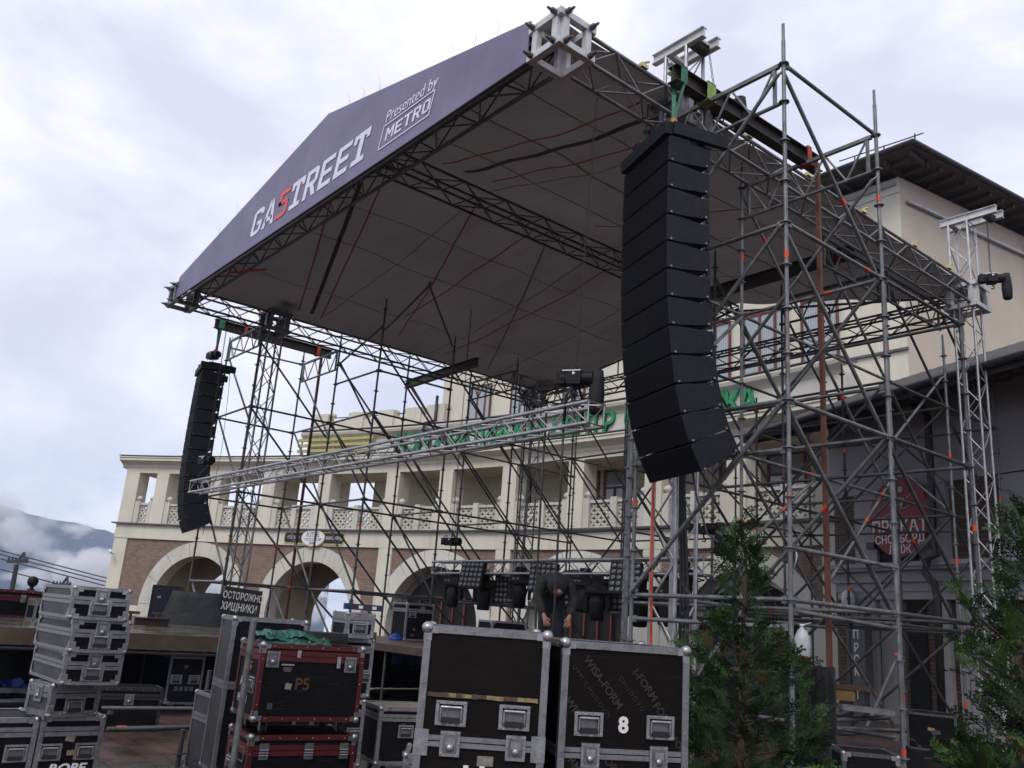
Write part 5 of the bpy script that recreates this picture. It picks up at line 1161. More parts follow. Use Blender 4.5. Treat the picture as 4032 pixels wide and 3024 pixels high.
# red trimmed trunks, one on the other
p1 = ond(1036, 2527, 7.0); yr = radians(82); wR = .89; dR = .62
zl_ = .59
tl = case('flight_case', 'lower red trimmed black trunk with three hinges and A-4 on its end', wR, dR, .48, V2(p1)+Vector((sin(yr)*.02, -cos(yr)*.02, 0)), yr, CASEB, TRIMR, lid=.37, band=.04, hs=[('L', .14, .2)], hg=[('F', .12, .37), ('F', wR*.55, .37), ('F', wR-.1, .37)], wheels=1, corner=.03)
b = MB(); 
for za, zb in ((.4, .41), (.5, .51)): b.bx(-.007, -.004, .1, dR-.08, za-.02, zb-.02)
for y in (.1, dR-.08): b.bx(-.007, -.004, y, y+.012, .39, .48)
b.build('label_frame', CHROM, tl, False); ctext(tl, 'A-4', .1, 'L', dR*.5, .2, wR, dR, CHALK)
tu = case('flight_case', 'upper red trimmed black trunk stencilled P5 with A-8 on its end', wR, dR, .59, V2(p1)+Vector((0, 0, .59)), yr, CASEB, TRIMR, lid=.5, band=.042, hs=[('L', .47, .26)], ls=[('F', .1, .47), ('F', wR-.12, .45)], wheels=1, corner=.03)
ctext(tu, 'P5', .13, 'F', wR*.42, .39, wR, dR, ORNG, bold=.02); ctext(tu, 'P5', .11, 'L', dR*.55, .5, wR, dR, mat('orange stencil', (.5, .17, .03), .7, 0, .3, 20), bold=.02); ctext(tu, 'A-8', .11, 'L', dR*.35, .37, wR, dR, CHALK)
b = MB()
for i in range(4):
    y = dR-.12-i*.07
    for dy in (0, .05): b.bx(-.003, -.001, y-dy-.003, y-dy, .215, .275)
    for dz in (0, .057): b.bx(-.0028, -.001, y-.05, y, .215+dz, .218+dz)
    b.bx(-.0028, -.001, y-.035, y-.015, .235, .262)
b.build('handling_mark', CHALK, tu, False)
b = MB(); b.bx(wR*.2, wR*.32, -.002, -.0005, .535, .548); b.bx(wR*.22, wR*.3, -.002, -.0005, .515, .519); b.bx(wR*.22, wR*.3, -.002, -.0005, .503, .507); b.bx(wR*.23, wR*.29, -.002, -.0005, .491, .495)
b.build('printed_notice', [mat('grey paper label', (.24, .24, .235), .7, 0, .2, 40)], tu, False)
for x0, x1, za, zb in ((.73, .765, .53, .62), (.335, .37, .6, .66)): b = MB(); b.bx(wR*x0, wR*x1, -.007, -.005, za, zb); b.build('paper_label', mat('grey paper label', (.3,)*3), tu, False)
# things lying on the upper trunk
Mr = Matrix.Translation(V2(p1)+Vector((0, 0, 1.295))) @ Matrix.Rotation(yr, 4, 'Z')
def onto(bld): bld.v = [Mr @ v for v in bld.v]
b = MB(); random.seed(11)
for L_, (x0, x1, y0, y1, za, zb) in enumerate(((.1, .62, .1, .5, 0, .025), (.13, .6, .12, .5, .026, .05), (.06, .52, .14, .52, .051, .08), (.1, .5, .12, .46, .081, .105))):
    n = 17; m_ = 9; o = len(b.v)
    for i in range(n+1):
        for j in range(m_+1):
            u, v = i/n, j/m_; e_ = min(1, 4*min(u, 1-u)+.1)
            zz = zb-.016*random.random()-(.03*(u**3) if L_ > 1 else 0)+.012*sin(u*7+L_)*e_ - (.02 if min(v, 1-v) < .01 else 0)
            b.v.append(Vector((x0+(x1-x0)*u+.015*sin(v*5+L_), y0+(y1-y0)*v+.02*sin(u*4+L_*2), zz)))
    for i in range(n):
        for j in range(m_): a = o+i*(m_+1)+j; b.face((a, a+m_+1, a+m_+2, a+1), 0, False)
    for i in range(n):                                                # folded front and back edges
        for j in (0, m_):
            a, c = o+i*(m_+1)+j, o+(i+1)*(m_+1)+j; k = len(b.v); b.v += [b.v[a]-Vector((0, .012*(1 if j == 0 else -1), .024)), b.v[c]-Vector((0, .012*(1 if j == 0 else -1), .024))]
            b.face((a, c, k+1, k) if j else (c, a, k, k+1), 0, False)
    for j in range(m_):
        for i in (0, n):
            a, c = o+i*(m_+1)+j, o+i*(m_+1)+j+1; k = len(b.v); b.v += [b.v[a]-Vector((.01*(1 if i == 0 else -1), 0, .024)), b.v[c]-Vector((.01*(1 if i == 0 else -1), 0, .024))]
            b.face((a, c, k+1, k) if i == 0 else (c, a, k, k+1), 0, True)
for x, y, z in ((.42, .092, .018), (.55, .11, .05)): b.lathe((x, y, z), [(.013, 0), (.013, .004)], 10, 1, Matrix.Rotation(pi/2, 3, 'X'))
onto(b); tag(b.build('folded_tarpaulin', [GTARP, CHROM]), 'green folded tarpaulin lying on the upper red trimmed trunk', 'tarpaulin')
b = MB(); b.bx(.48, .8, .2, .48, .0, .1); b.bx(.5, .78, .19, .49, .03, .085); b.bx(.47, .81, .21, .47, .012, .05)
for x in (.54, .7): b.bx(x, x+.05, .182, .19, .045, .075)
onto(b); tag(b.build('tool_box', RUBB), 'flat black plastic tool case lying on the red trimmed trunk', 'tool case')

# tall grey-sided case lying behind the trunks, and the warning board on it
def at(px, py, z): return V2(onz(px, py, z))
pb_ = ond(925, 2425, 8.0); case('flight_case', 'tall grey ended case standing just behind the red trimmed trunks', .7, .5, 1.35, Vector((pb_.x, pb_.y, 0)), yr-.03, CASEB, side=CASEG, lid=.75, wheels=1, hs=[], corner=.03, tw=.03)
b = MB()
case('flight_case', 'grey ended case on the ground left of the lower red trunk', .3, .7, .72, V2(ond(880, 2670, 8.1)), yr+.1, CASEB, side=CASEG, lid=.5, corner=.028, tw=.028)
s0, s1 = ond(888, 2308, 8.6), ond(1035, 2330, 8.6); sb0 = ond(868, 2415, 8.6); o = (s0+ond(1015, 2438, 8.6))/2; sx = (s1-s0).normalized(); sy = (s0-sb0).normalized(); sy = (sy-sx*sy.dot(sx)).normalized(); sz_ = sx.cross(sy)
bd = thing('warning_board', 'black board with hand painted warning words leaning above the red trunks', 'sign', o); b = MB(); ws, hs_ = (s1-s0).length, (s0-sb0).length
b.box(o-sz_*.01, (ws, hs_, .018), Matrix((sx, sy, sz_)).transposed()); bb_ = b.build('board', SIGNB, bd)
lettering('ОСТОРОЖНО', hs_*.36, o+sy*hs_*.2+sx*.005+sz_*.0, sx, sy, CHALK, bd, name='words', width=.6, shear=.06, bold=.006, ext=.002); lettering('ХИЩНИКИ', hs_*.4, o-sy*hs_*.21-sx*.02, sx, sy, CHALK, bd, name='words', width=.62, shear=.1, bold=.006, ext=.002)
b = MB(); b.tube(Vector((o.x, o.y, 0))+sz_*-.06, o-sz_*.05-sy*.1, .022, 8); b.build('stake', GALV, bd)

# small silver-edged cases in a leaning pile at the left
ys_ = radians(91); wS = .43; dS = .9
def small(label, px, py, z, dy, w=wS, d=dS, h=.24):
    c = ond(px, py, 6.6); l = Vector((c.x, c.y, z))
    return case('flight_case', label, w, d, h, l, ys_+dy, CASEB, lid=h*.58, band=.03, side=CASEG, ls=[('F', w*.5, h*.72)], hs=[('F', w*.5, h*.36)], corner=.024, tw=.021)
small('topmost silver edged case of the leaning pile on the left', 266, 2447, 1.385, 0); small('second silver edged case from the top of the leaning pile', 272, 2560, 1.14, .05); small('third silver edged case from the top of the leaning pile', 240, 2685, .895, .02)
c = ond(190, 2800, 6.65); case('flight_case', 'small scuffed case turned sideways under the pile of silver edged cases', .4, .36, .24, Vector((c.x, c.y, .64)), ys_+.25, CASEB, lid=.17, side=CASEG, hs=[('F', .2, .08)], ls=[('L', .18, .16)], corner=.024, tw=.04)
c = ond(163, 2850, 6.7); cR = case('flight_case', 'black case with two handles and pale slanted letters at the bottom left', .47, .6, .63, Vector((c.x, c.y, 0)), ys_, CASEB, lid=.52, band=.035, hs=[('F', .1, .37), ('F', .36, .37)], corner=.026, tw=.032)
ctext(cR, 'ROBE', .095, 'F', .24, .245, .47, .6, WHITEL, bold=.03, shear=.25, width=1.15)
c = c-Vector((cos(ys_), sin(ys_), 0))*.64; case('flight_case', 'black case at the bottom left corner cut by the picture edge', .62, .6, .62, Vector((c.x, c.y, 0)), ys_, CASEB, lid=.52, band=.035, hs=[('F', .5, .37), ('F', .3, .37)], corner=.026, tw=.032)

# cases standing about the plaza
def gcase(label, px0, py0, px1, py1, h, d, z0=0., dyaw=0, **k):
    a, c = onz(px0, py0, z0), onz(px1, py1, z0); w = (c-a).length
    return case('flight_case', label, w, d, h, Vector((a.x, a.y, z0)), yawof(a, c)+dyaw, **k), w
p_, q_ = ond(645, 2765, 12.4), ond(735, 2787, 12.2)
cN = case('flight_case', 'navy black case with two small handles standing beneath the left deck edge', .5, 1.25, .76, V2(p_), yr+.12, CASEN, lid=.66, wheels=1, hs=[('F', .12, .34), ('F', .38, .34)], corner=.03, tw=.026)
b = MB()
for i in range(4): b.bx(.11+.075*i, .165+.075*i, -.002, -.0005, .29, .35)
b.build('handling_mark', mat('grey print', (.16, .16, .165), .7), cN, False)
p_ = ond(1430, 2790, 8.3); case('flight_case', 'black case with silver edges standing right behind the lower red trunk', .55, .6, .62, Vector((p_.x-.45, p_.y-.3, 0)), yr, CASEB, lid=.5, wheels=1, hs=[('F', .46, .3)], corner=.028)
case('flight_case', 'black case with silver edges stacked right behind the upper red trunk', .58, .6, .56, Vector((p_.x-.46, p_.y-.3, .76)), yr, CASEB, lid=.46, hs=[('F', .5, .2)], corner=.028)
case('flight_case', 'small silver edged case topping the stack behind the red trunks', .3, .4, .24, Vector((p_.x-.3, p_.y-.12, 1.335)), yr, CASEB, lid=.17, hs=[('F', .15, .1)], corner=.024)
b = MB(); M2 = Matrix.Translation(Vector((p_.x-.3, p_.y-.12, 1.605))) @ Matrix.Rotation(yr, 4, 'Z'); b.bx(-.02, .4, .05, .09, 0, .06)
for i, x in enumerate((.05, .13, .2, .28)): b.bx(x, x+.045, .047, .0505, .015, .045, (1, 2, 1, 2)[i])
b.tube((.05, .07, .06), (.05, .07, .1), .022, 8); b.v = [M2 @ v for v in b.v]; tag(b.build('spirit_level', [mat('navy level body', (.012, .025, .08), .4), ORNG, WHITEL]), 'dark blue spirit level lying on the small silver edged case', 'spirit level')
p_ = ond(1485, 2905, 8.8); case('flight_case', 'black case with a weathered plywood top behind the big front case', .75, .62, .55, V2(p_), yr-.1, CASEB, lid=.45, wheels=1, hs=[('F', .3, .32)], top=PLY, corner=.028)
p_ = ond(1585, 2985, 6.3); case('flight_case', 'narrow black case with one handle tucked left of the big torn tape case', .42, .5, .62, V2(p_)+Vector((.02, 0, 0)), ya, CASEB, lid=.55, hs=[('F', .1, .44)], corner=.026)
case('flight_case', 'narrow upright black case stacked behind the big torn tape case', .4, .45, .56, Vector((p_.x+.03, p_.y+.1, .63)), ya+.05, CASEB, lid=.5, hs=[], corner=.026)
p_ = onz(410, 2800, .0); case('flight_case', 'low dark trunk on the pavers right of the leaning pile', .75, .5, .5, ond(370, 2790, 10.2)*1-Vector((0, 0, ond(370, 2790, 10.2).z)), yr, CASEB, trim=RUBB, lid=.4, corner=0, ls=[('F', .37, .37)])

# ================================================================== stage decks
DZ = 1.1
dk = thing('stage_deck', 'main stage deck of dark wet boards on tube legs under the roof', 'stage', (-12, 12, 0)); b = MB()
for i in range(4):
    for j in range(3): b.bx(-17.+2.+i*2.0-2, -17.+2.+i*2.0-.006, 8.05+j*2.0, 8.05+j*2.0+1.994, DZ-.03, DZ-.001*((i+j) % 3))
b.build('deck_board', WOODD, dk)
b = MB(); b.bx(-17, -9, 8.02, 8.05, DZ-.12, DZ-.003); b.build('fascia', WOODD, dk)
for (x0, y0, x1, y1) in ((-17.03, 8.05, -17.03, 14.05), (-17, 14.08, -9, 14.08), (-8.97, 8.05, -8.97, 14.05)):
    b = MB(); n = 90
    for i in range(n+1):
        t = i/n; k = .03*sin(i*1.3)+.015*sin(i*3.1); px, py = x0+(x1-x0)*t, y0+(y1-y0)*t; q = (px+k, py) if x0 == x1 else (px, py+k); b.v += [Vector((*q, .02)), Vector((*q, DZ-.003))]
    for i in range(n): b.face((2*i, 2*i+2, 2*i+3, 2*i+1), 0, True)
    b.build('backing_skirt', CLOTH, dk)
for i in range(5):
    for j in range(4):
        if (i in (0, 4)) or j == 0: b = MB(); x, y = -16.9+i*1.95, 8.12+j*1.93; b.tube((x, y, 0), (x, y, DZ-.03), .024, 8); b.box((x, y, .006), (.12, .12, .012)); b.build('leg', GALVD, dk)
wg = thing('side_deck', 'low wet side deck with brown fascia left of the stage', 'stage', (-16, 4, 0)); b = MB()
for i in range(5):
    for j in range(3): b.bx(-22.5+i*2, -22.5+i*2+1.995, 1.2+j*2, 1.2+j*2+1.995, DZ-.03, DZ-.001*((i+j) % 2))
b.build('deck_board', mat('wet grey deck board', (.14, .12, .1), .12, 0, .3, 2, .1, 20, rvar=.08, dirt=((.07, .05, .035), .7, .8)), wg)
b = MB(); b.bx(-12.5, -12.46, 1.2, 7.2, DZ-.21, DZ-.004); b.bx(-22.5, -12.46, 1.16, 1.2, DZ-.21, DZ-.004); b.build('fascia', WOODD, wg)
b = MB()
for i in range(61):
    y = 1.2+5.8*i/60; x = -14.7+.04*sin(i*1.2)+.02*sin(i*2.9); b.v += [Vector((x, y, .02)), Vector((x, y, DZ-.035))]
for i in range(60): b.face((2*i, 2*i+2, 2*i+3, 2*i+1), 0, True)
b.build('backing_skirt', CLOTH, wg)  # added cloth darkens the space under the deck in place of stored gear
b = MB(); b.tube((-12.52, 1.1, DZ-.25), (-12.52, 7.3, DZ-.25), .026, 8); b.tube((-22.5, 1.14, DZ-.25), (-12.4, 1.14, DZ-.25), .026, 8); b.build('bearer', GALVD, wg)
for x in (-12.54, -14.5, -16.5, -18.5):
    for y in (1.3, 3.2, 5.2, 7.1):
        if x > -13 or y < 2: b = MB(); b.tube((x, y, 0), (x, y, DZ-.03), .024, 8); b.tube((x, y, .5), (x, y, .52), .06, 8); b.box((x, y, .006), (.13, .13, .012)); b.build('leg', GALVD, wg)
def ondeck(px, py): return onz(px, py, DZ)
# covered gear and a case on the side deck
c = ond(760, 2470, 16.6); b = MB(); random.seed(5); n = 10; W2, H2, D2 = .62, .62, .5
ux = Vector((cos(radians(68)), sin(radians(68)), 0)); uy = Vector((-ux.y, ux.x, 0)); o = Vector((c.x, c.y, DZ))
for k in range(7):
    z = H2*(1-k/6); s_ = 1+.35*(k/6)
    for i in range(28):
        a = 2*pi*i/28; ca, sa = cos(a), sin(a); q = max(abs(ca), abs(sa)); r_ = (1/q)*(1-.1*abs(ca*sa)); w_ = 1+.07*sin(i*3.3+k*.4)*(k/6)
        b.v.append(o+ux*(ca*r_*W2*.5*s_*w_*1.5)+uy*(sa*r_*D2*.5*s_*w_)+UP*(z+.015*sin(i*2+k)*(k > 0) if k < 6 else .0))
for k in range(6):
    for i in range(28): a = k*28+i; c_ = k*28+(i+1) % 28; b.face((a, a+28, c_+28, c_), 0, True)
b.face(range(28)); tag(b.build('covered_gear', NAVYC), 'gear bundled under a dark blue cover on the side deck', 'covered load')
c = ond(680, 2470, 16.9); case('flight_case', 'upright black case with small grey print beside the covered gear', .5, .5, .7, Vector((c.x-.2, c.y-.45, DZ)), radians(62), CASEN, trim=BLACK, corner=0, tw=.02)
b = MB(); p_, q_ = ond(525, 2462, 14.2), ond(660, 2470, 14.6); p_.z = q_.z = DZ+.07; ibeam(b, p_, q_, .13, .13, .012); tag(b.build('steel_beam', BEAM), 'short rusty steel beam lying on the side deck', 'steel beam')
b = MB(); p_ = V2(ond(507, 2460, 14.3)); b.bar(p_+UP*DZ, p_+UP*(DZ+.2), .04, .04, up=(1, 0, 0)); b.bar(p_+UP*(DZ+.2)-ux*.14, p_+UP*(DZ+.2)+ux*.14, .05, .05); tag(b.build('tee_stub', BEAM), 'rusty T shaped steel stub standing on the side deck', 'steel stub')
b = MB(); p_ = V2(ond(615, 2455, 14.9)); b.bar(p_+UP*DZ, p_+UP*(DZ+.2), .06, .06, up=(1, 0, 0)); b.bar(p_+UP*(DZ+.2)-ux*.1, p_+UP*(DZ+.22)+ux*.25, .05, .03); b.bar(p_+UP*(DZ+.12)+ux*.12, p_+UP*(DZ+.24)+ux*.5, .03, .03); tag(b.build('clamp_stand', BEAM), 'dark clamp with angled arm on the side deck near the covered gear', 'clamp')
# far left group on the side deck
p1_, p2_ = ond(5, 2470, 13.6), ond(215, 2480, 14.2); a_ = yawof(p1_, p2_); rc = case('flight_case', 'long red trimmed case standing on the side deck at the left edge', 1.5, .6, .42, Vector((p1_.x-.75*cos(a_), p1_.y-.75*sin(a_), DZ)), a_, CASEB, TRIMR, lid=.3, band=.045, hg=[('F', .98, .3)], corner=.03)
p_ = ond(122, 2472, 13.3); case('flight_case', 'narrow silver edged case with two small handles before the red trimmed one', .2, .3, .32, Vector((p_.x, p_.y, DZ)), a_, CASEB, lid=.25, hs=[], corner=0, tw=.03)
p_ = ond(112, 2372, 14.); b = MB(); b.lathe(Vector((p_.x, p_.y, DZ+.43)), [(.06, 0), (.065, .02), (.03, .03), (.03, .06), (.07, .09), (.085, .15), (.07, .2), (.02, .23)], 14); tag(b.build('globe_lamp', BLACK), 'black round globe lamp standing on the red trimmed case', 'lamp')
p_ = ond(40, 2362, 30.); cbn = thing('service_cabin', 'small white cabin roof seen over the red trimmed case', 'cabin', p_); b = MB(); b.box(p_-UP*.9, (1.1, 1.2, 2.2), rz(.6)); b.build('shell', WHITEL, cbn); b = MB(); b.box(p_+Vector((.1, -.1, -.05)), (.95, 1.25, .35), rz(.6)); b.build('window', PIPE, cbn)
b = MB(); p_, q_ = ond(-60, 2690, 11.4), ond(150, 2692, 11.8); random.seed(9); n = 16
for i in range(n+1):
    for j in range(5):
        t = i/n; o = p_.lerp(q_, t); o = Vector((o.x, o.y, .22)); b.v.append(o+Vector((.1*sin(j*2+i), .12*j-.2, .16*sin(pi*j/4)+.07*random.random()-.04)))
for i in range(n):
    for j in range(4): a = i*5+j; b.face((a, a+5, a+6, a+1), 0, True)
tag(b.build('crumpled_sheet', BTARP), 'crumpled blue tarpaulin lying under the side deck at the left', 'tarpaulin')
b = MB(); b.bar(ond(-100, 2715, 11.2), ond(150, 2720, 11.6), .06, .06); tag(b.build('ground_tube', GALV), 'galvanised tube lying before the crumpled blue tarpaulin', 'tube')
b = MB(); p_, q_ = ond(-80, 2830, 7.1), ond(120, 2800, 7.3); b.box((p_+q_)/2, ((q_-p_).length, .5, .02), rz(yawof(p_, q_))); tag(b.build('loose_board', WOODD), 'dark wet board lying on the corner case at the left', 'board')
p_ = onz(1780, 2585, .0)
b = MB(); n = 10; p_, q_ = ond(1535, 2588, 17.), ond(1660, 2592, 17.)
for i in range(n+1):
    for j in range(4): b.v.append(p_.lerp(q_, i/n)+UP*(.17-.1*j+.02*sin(i*2+j))+Vector((.03*sin(i*3+j), .05*cos(i*2), 0)))
for i in range(n):
    for j in range(3): a = i*4+j; b.face((a, a+4, a+5, a+1), 0, True)
tag(b.build('hung_sheet', BTARP), 'bright blue sheet seen through the gap under the stage deck', 'tarpaulin')
# low handrail of scaffold tube in front of the pavers
def gtube(p, q, label, m=GALV, r=TR): b = MB(); b.tube(p, q, r, 10); return tag(b.build('scaffold_tube', m), label, 'scaffold tube', 'loose scaffold tubes')
def z_(px, py, z): return onz(px, py, z)
g0, g1, g2 = z_(420, 2872, .33), z_(795, 2862, .36), z_(800, 2790, .4)
lt = thing('guard_rail', 'low tube frame with rosette posts on the pavers left of the red trunks', 'guard rail', V2(g1)); b = MB(); b.tube(g0, g1, TR, 10); b.tube(g1, g2, TR, 10); b.tube(z_(400, 2788, .3), z_(770, 2790, .33), TR, 10); b.build('ledger', GALVD, lt)
for (px, py), h_ in (((722, 2872), .36), ((792, 2860), .9)):
    g3 = V2(onz(px, py, .36)); b = MB(); b.tube(g3+UP*.02, g3+UP*h_, TR, 10); b.tube(g3+UP*.14, g3+UP*.15, .062, 10); b.box(g3+UP*.01, (.13, .13, .014)); b.build('standard', GALVD, lt)
g3 = z_(475, 2869, .331); b = MB(); d_ = (g1-g0).normalized(); b.tube(g3-d_*.04, g3+d_*.05, TR+.003, 10); b.build('tape_band', TAPE, lt)
g4 = ond(955, 2755, 6.75); g5 = ond(1000, 2440, 6.75)
tb = gtube(Vector((g4.x, g4.y, .0)), Vector((g5.x, g5.y, g5.z)), 'thick grey tube standing upright at the left corner of the red trunks', GALV, .026)
random.seed(21)
for i, (x0, y0, x1, y1) in enumerate(((470, 2668, 610, 2672), (480, 2690, 640, 2682), (500, 2652, 560, 2648), (520, 2745, 575, 2751), (480, 2845, 520, 2838))):
    b = MB(); p_, q_ = onz(x0, y0, .03), onz(x1, y1, .03); b.bar(p_, q_, .06, .04); tag(b.build('loose_bar', [BEAM, GALV, GALVD, BEAM, RUST][i]), ['dark bar lying on the wet pavers below the side deck', 'grey bar crossing the dark bar on the pavers', 'short pale tube stub on the pavers near the deck', 'short black bar on the pavers near the navy case', 'small rusty bar on the pavers by the tube frame'][i], 'bar')

# ================================================================== lamps on the rear truss
RY, RZ_ = 10.8, 2.6
rt = thing('lamp_truss', 'lowered truss loaded with lamps at the back of the stage', 'lighting truss', (-12, RY, RZ_)); b = MB(); rx0, rx1 = ony(1720, 2235, RY).x, ony(2790, 2212, RY).x
truss(b, (rx0, RY, RZ_), (rx1, RY, RZ_+.02), .24, .025, .009, pan=.32); b.build('truss_frame', ALU, rt)
b = MB(); random.seed(4)
for k in range(16):
    x = random.uniform(rx0+.1, rx1-.8); pts = [Vector((x+.16*i, RY+random.uniform(-.16, .16), RZ_-.14+random.uniform(-.07, .06)+(.22 if i % 4 == 2 and k % 5 == 0 else 0))) for i in range(random.randint(5, 9)) if x+.16*i < rx1]
    if len(pts) > 2: b.path(pts, .011, 5)
b.build('cable_loom', CABLE, rt)
hoist((rx0+.45, RY, RZ_+.55), .4, 'black chain hoist over the left end of the lamp truss', (rx0+.45, RY, RZ_+.7), (rx0+.42, RY, 8.4), bag=False)
hoist((rx1-.1, RY, RZ_+.6), .4, 'black chain hoist over the right end of the lamp truss', (rx1-.1, RY, RZ_+.75), (rx1-.12, RY, 8.4))
lm = None
def blinder(px, py, a, tilt, label, y=None):
    global lm
    p = ony(px, py, y or RY-.3); t = thing('blinder_lamp', label, 'stage lamp', p, a, 'square blinder lamps'); R = Matrix.Rotation(tilt, 3, 'X'); t.matrix_basis = t.matrix_basis @ Matrix.Scale(.88, 4); b = MB()
    b.box(R @ Vector((0, .06, 0)), (.6, .12, .6), R); b.box(R @ Vector((0, -.003, 0)), (.57, .006, .57), R); b.build('body', BLACK, t, False)
    b = MB()
    for s_ in (-1, 1): b.bar((s_*.32, .1, 0), (s_*.32, .3, .1), .02, .05)
    b.bar((-.32, .3, .1), (.32, .3, .1), .05, .02); b.build('yoke', BLACK, t, False)
    if lm is None: c = MB(); c.lathe((0, 0, 0), [(.046, 0), (.046, .008), (.038, .014), (.01, .008)], 12, 0, Matrix.Rotation(pi/2, 3, 'X')); lm = c.mesh('lens', LENS)
    for i in range(5):
        for j in range(5):
            o = bpy.data.objects.new('lens', lm); COL.objects.link(o); attach(o, t, False); o.matrix_basis = Matrix.Translation(R @ Vector((-.228+.114*i, -.007, -.228+.114*j))) @ R.to_4x4()
for px, py, a, tl_, lab, y in ((1855, 2262, .35, -.22, 'pale lensed square lamp tilted on the left end of the lamp truss', None), (1990, 2322, .25, .05, 'dark square lamp hanging low between the left moving heads', RY+.25), (2135, 2272, .4, -.22, 'square lamp rising directly behind the hooded worker', None), (2235, 2328, .3, 0, 'square lamp half hidden right of the hooded worker', RY+.2), (2460, 2275, .45, -.25, 'large looking square lamp beside the front scaffold standards', None), (2400, 2342, .3, .05, 'dark square lamp low under the one by the standards', RY+.2)): blinder(px, py, a, tl_, lab, y)
def mover(px, py, a, tilt, label, y=None):
    p = ony(px, py, y or RY+.05); t = thing('moving_head', label, 'stage lamp', p, a, 'hanging moving head lamps'); b = MB(); b.bx(-.19, .19, -.14, .14, .2, .34); b.bx(-.1, .1, -.02, .02, .34, .5); b.build('base', BLACK, t, False)
    b = MB(); b.box((-.12, -.143, .27), (.05, .004, .03)); b.box((-.04, -.143, .27), (.05, .004, .03)); b.build('display', LENS, t, False)
    b = MB()
    for s_ in (-1, 1): b.bx(s_*.19-.03, s_*.19+.03, -.06, .06, -.1, .2)
    b.bx(-.19, .19, -.06, .06, .15, .199); b.build('yoke', BLACK, t, False)
    b = MB(); R = Matrix.Rotation(tilt, 3, 'X'); b.lathe(R @ Vector((0, 0, -.25)), [(.11, 0), (.125, .02), (.13, .2), (.15, .3), (.12, .4), (.06, .43)], 14, 0, R); b.build('head', BLACK, t, False)
for i, (px, py) in enumerate(((1785, 2340), (1905, 2352), (2045, 2338), (2300, 2352), (2350, 2385), (2520, 2405), (2625, 2400), (2690, 2330))): mover(px, py, .3+.25*(i % 3), .15*((i % 3)-1), ['hanging moving lamp at the left end of the lamp truss', 'slim hanging lamp right of the pale square lamp', 'bulky hanging lamp left of the hooded worker', 'hanging lamp head right of the hooded worker', 'low hanging lamp above the dark red door', 'small hanging lamp behind the front tower left legs', 'hanging lamp seen between the front tower legs', 'hanging lamp right of the front tower near the conifer'][i], RY+.1*(i % 2))
for i, (px0, px1) in enumerate(((1640, 2110), (2300, 2560))):
    pass
# cases on the main deck
p_ = ond(1597, 2500, 17.); case('flight_case', 'upright rack case with one handle standing on the stage by the blue cloth', .62, .6, .72, Vector((p_.x-.05, p_.y, DZ)), yr+.05, CASEB, lid=.58, hs=[('F', .14, .5)], ls=[('F', .36, .6)], corner=.03)
p_ = ond(1935, 2495, 14.6); case('flight_case', 'open case body with raised lid on the stage left of the hooded worker', .68, .5, .5, Vector((p_.x, p_.y, DZ)), yr-.03, CASEB, corner=.02, tw=.03, hs=[])
p_ = ond(2130, 2500, 15.2); case('flight_case', 'low dark case on the stage just behind the hooded worker', .5, .5, .4, Vector((p_.x-.3, p_.y, DZ)), yr, CASEB, corner=.02, lid=.3)
p_ = ond(1560, 2500, 17.1); b = MB(); b.lathe(Vector((p_.x, p_.y, DZ)), [(.17, 0), (.15, .04), (.08, .09), (.02, .13)], 9); tag(b.build('draped_cloth', BTARP), 'small blue cloth heaped beside the rack case on the stage', 'cloth')
p_ = ondeck(1600, 2522); b = MB(); b.bx(-.3, .5, -.12, .12, 0, .14); M2 = Matrix.Translation(Vector((-14.6, 8.3, DZ))) @ Matrix.Rotation(.5, 4, 'Z'); b.v = [M2 @ v for v in b.v]; tag(b.build('timber_block', PLY), 'weathered timber block on the front edge of the stage deck', 'timber')
cable([Vector((-15.4, 8.3, DZ+.02)), Vector((-15.2, 8.5, DZ+.1)), Vector((-14.9, 8.4, DZ+.03)), Vector((-14.7, 8.7, DZ+.02)), Vector((-14.1, 8.4, DZ+.02))], 'reddish cable looped on the stage deck by the blue cloth', .012, mat('red brown cable', (.14, .035, .02), .6))

# ================================================================== the worker
def skin(name, V, E, m, parent=None, sub=2, root=0):
    me = bpy.data.meshes.new(name); me.from_pydata([v[:3] for v in V], E, []); o = bpy.data.objects.new(name, me); COL.objects.link(o)
    mod = o.modifiers.new('skin', 'SKIN'); mod.use_smooth_shade = True; s_ = o.modifiers.new('sub', 'SUBSURF'); s_.levels = sub; s_.render_levels = sub
    for i, v in enumerate(V): me.skin_vertices[0].data[i].radius = (v[3], v[4] if len(v) > 4 else v[3]); me.skin_vertices[0].data[i].use_root = (i == root)
    dg = bpy.context.evaluated_depsgraph_get(); dg.update(); nm = bpy.data.meshes.new_from_object(o.evaluated_get(dg)); nm.name = name; bpy.data.objects.remove(o); bpy.data.meshes.remove(me)
    nm.materials.clear(); nm.materials.append(m)
    for p in nm.polygons: p.use_smooth = True
    ob = bpy.data.objects.new(name, nm); COL.objects.link(ob)
    if parent: attach(ob, parent, False)
    return ob
camo = mat('dark camouflage cloth', (.014, .015, .013), .9, 0, .75, 11, .3, 20, dirt=((.04, .038, .03), .7, 13.))
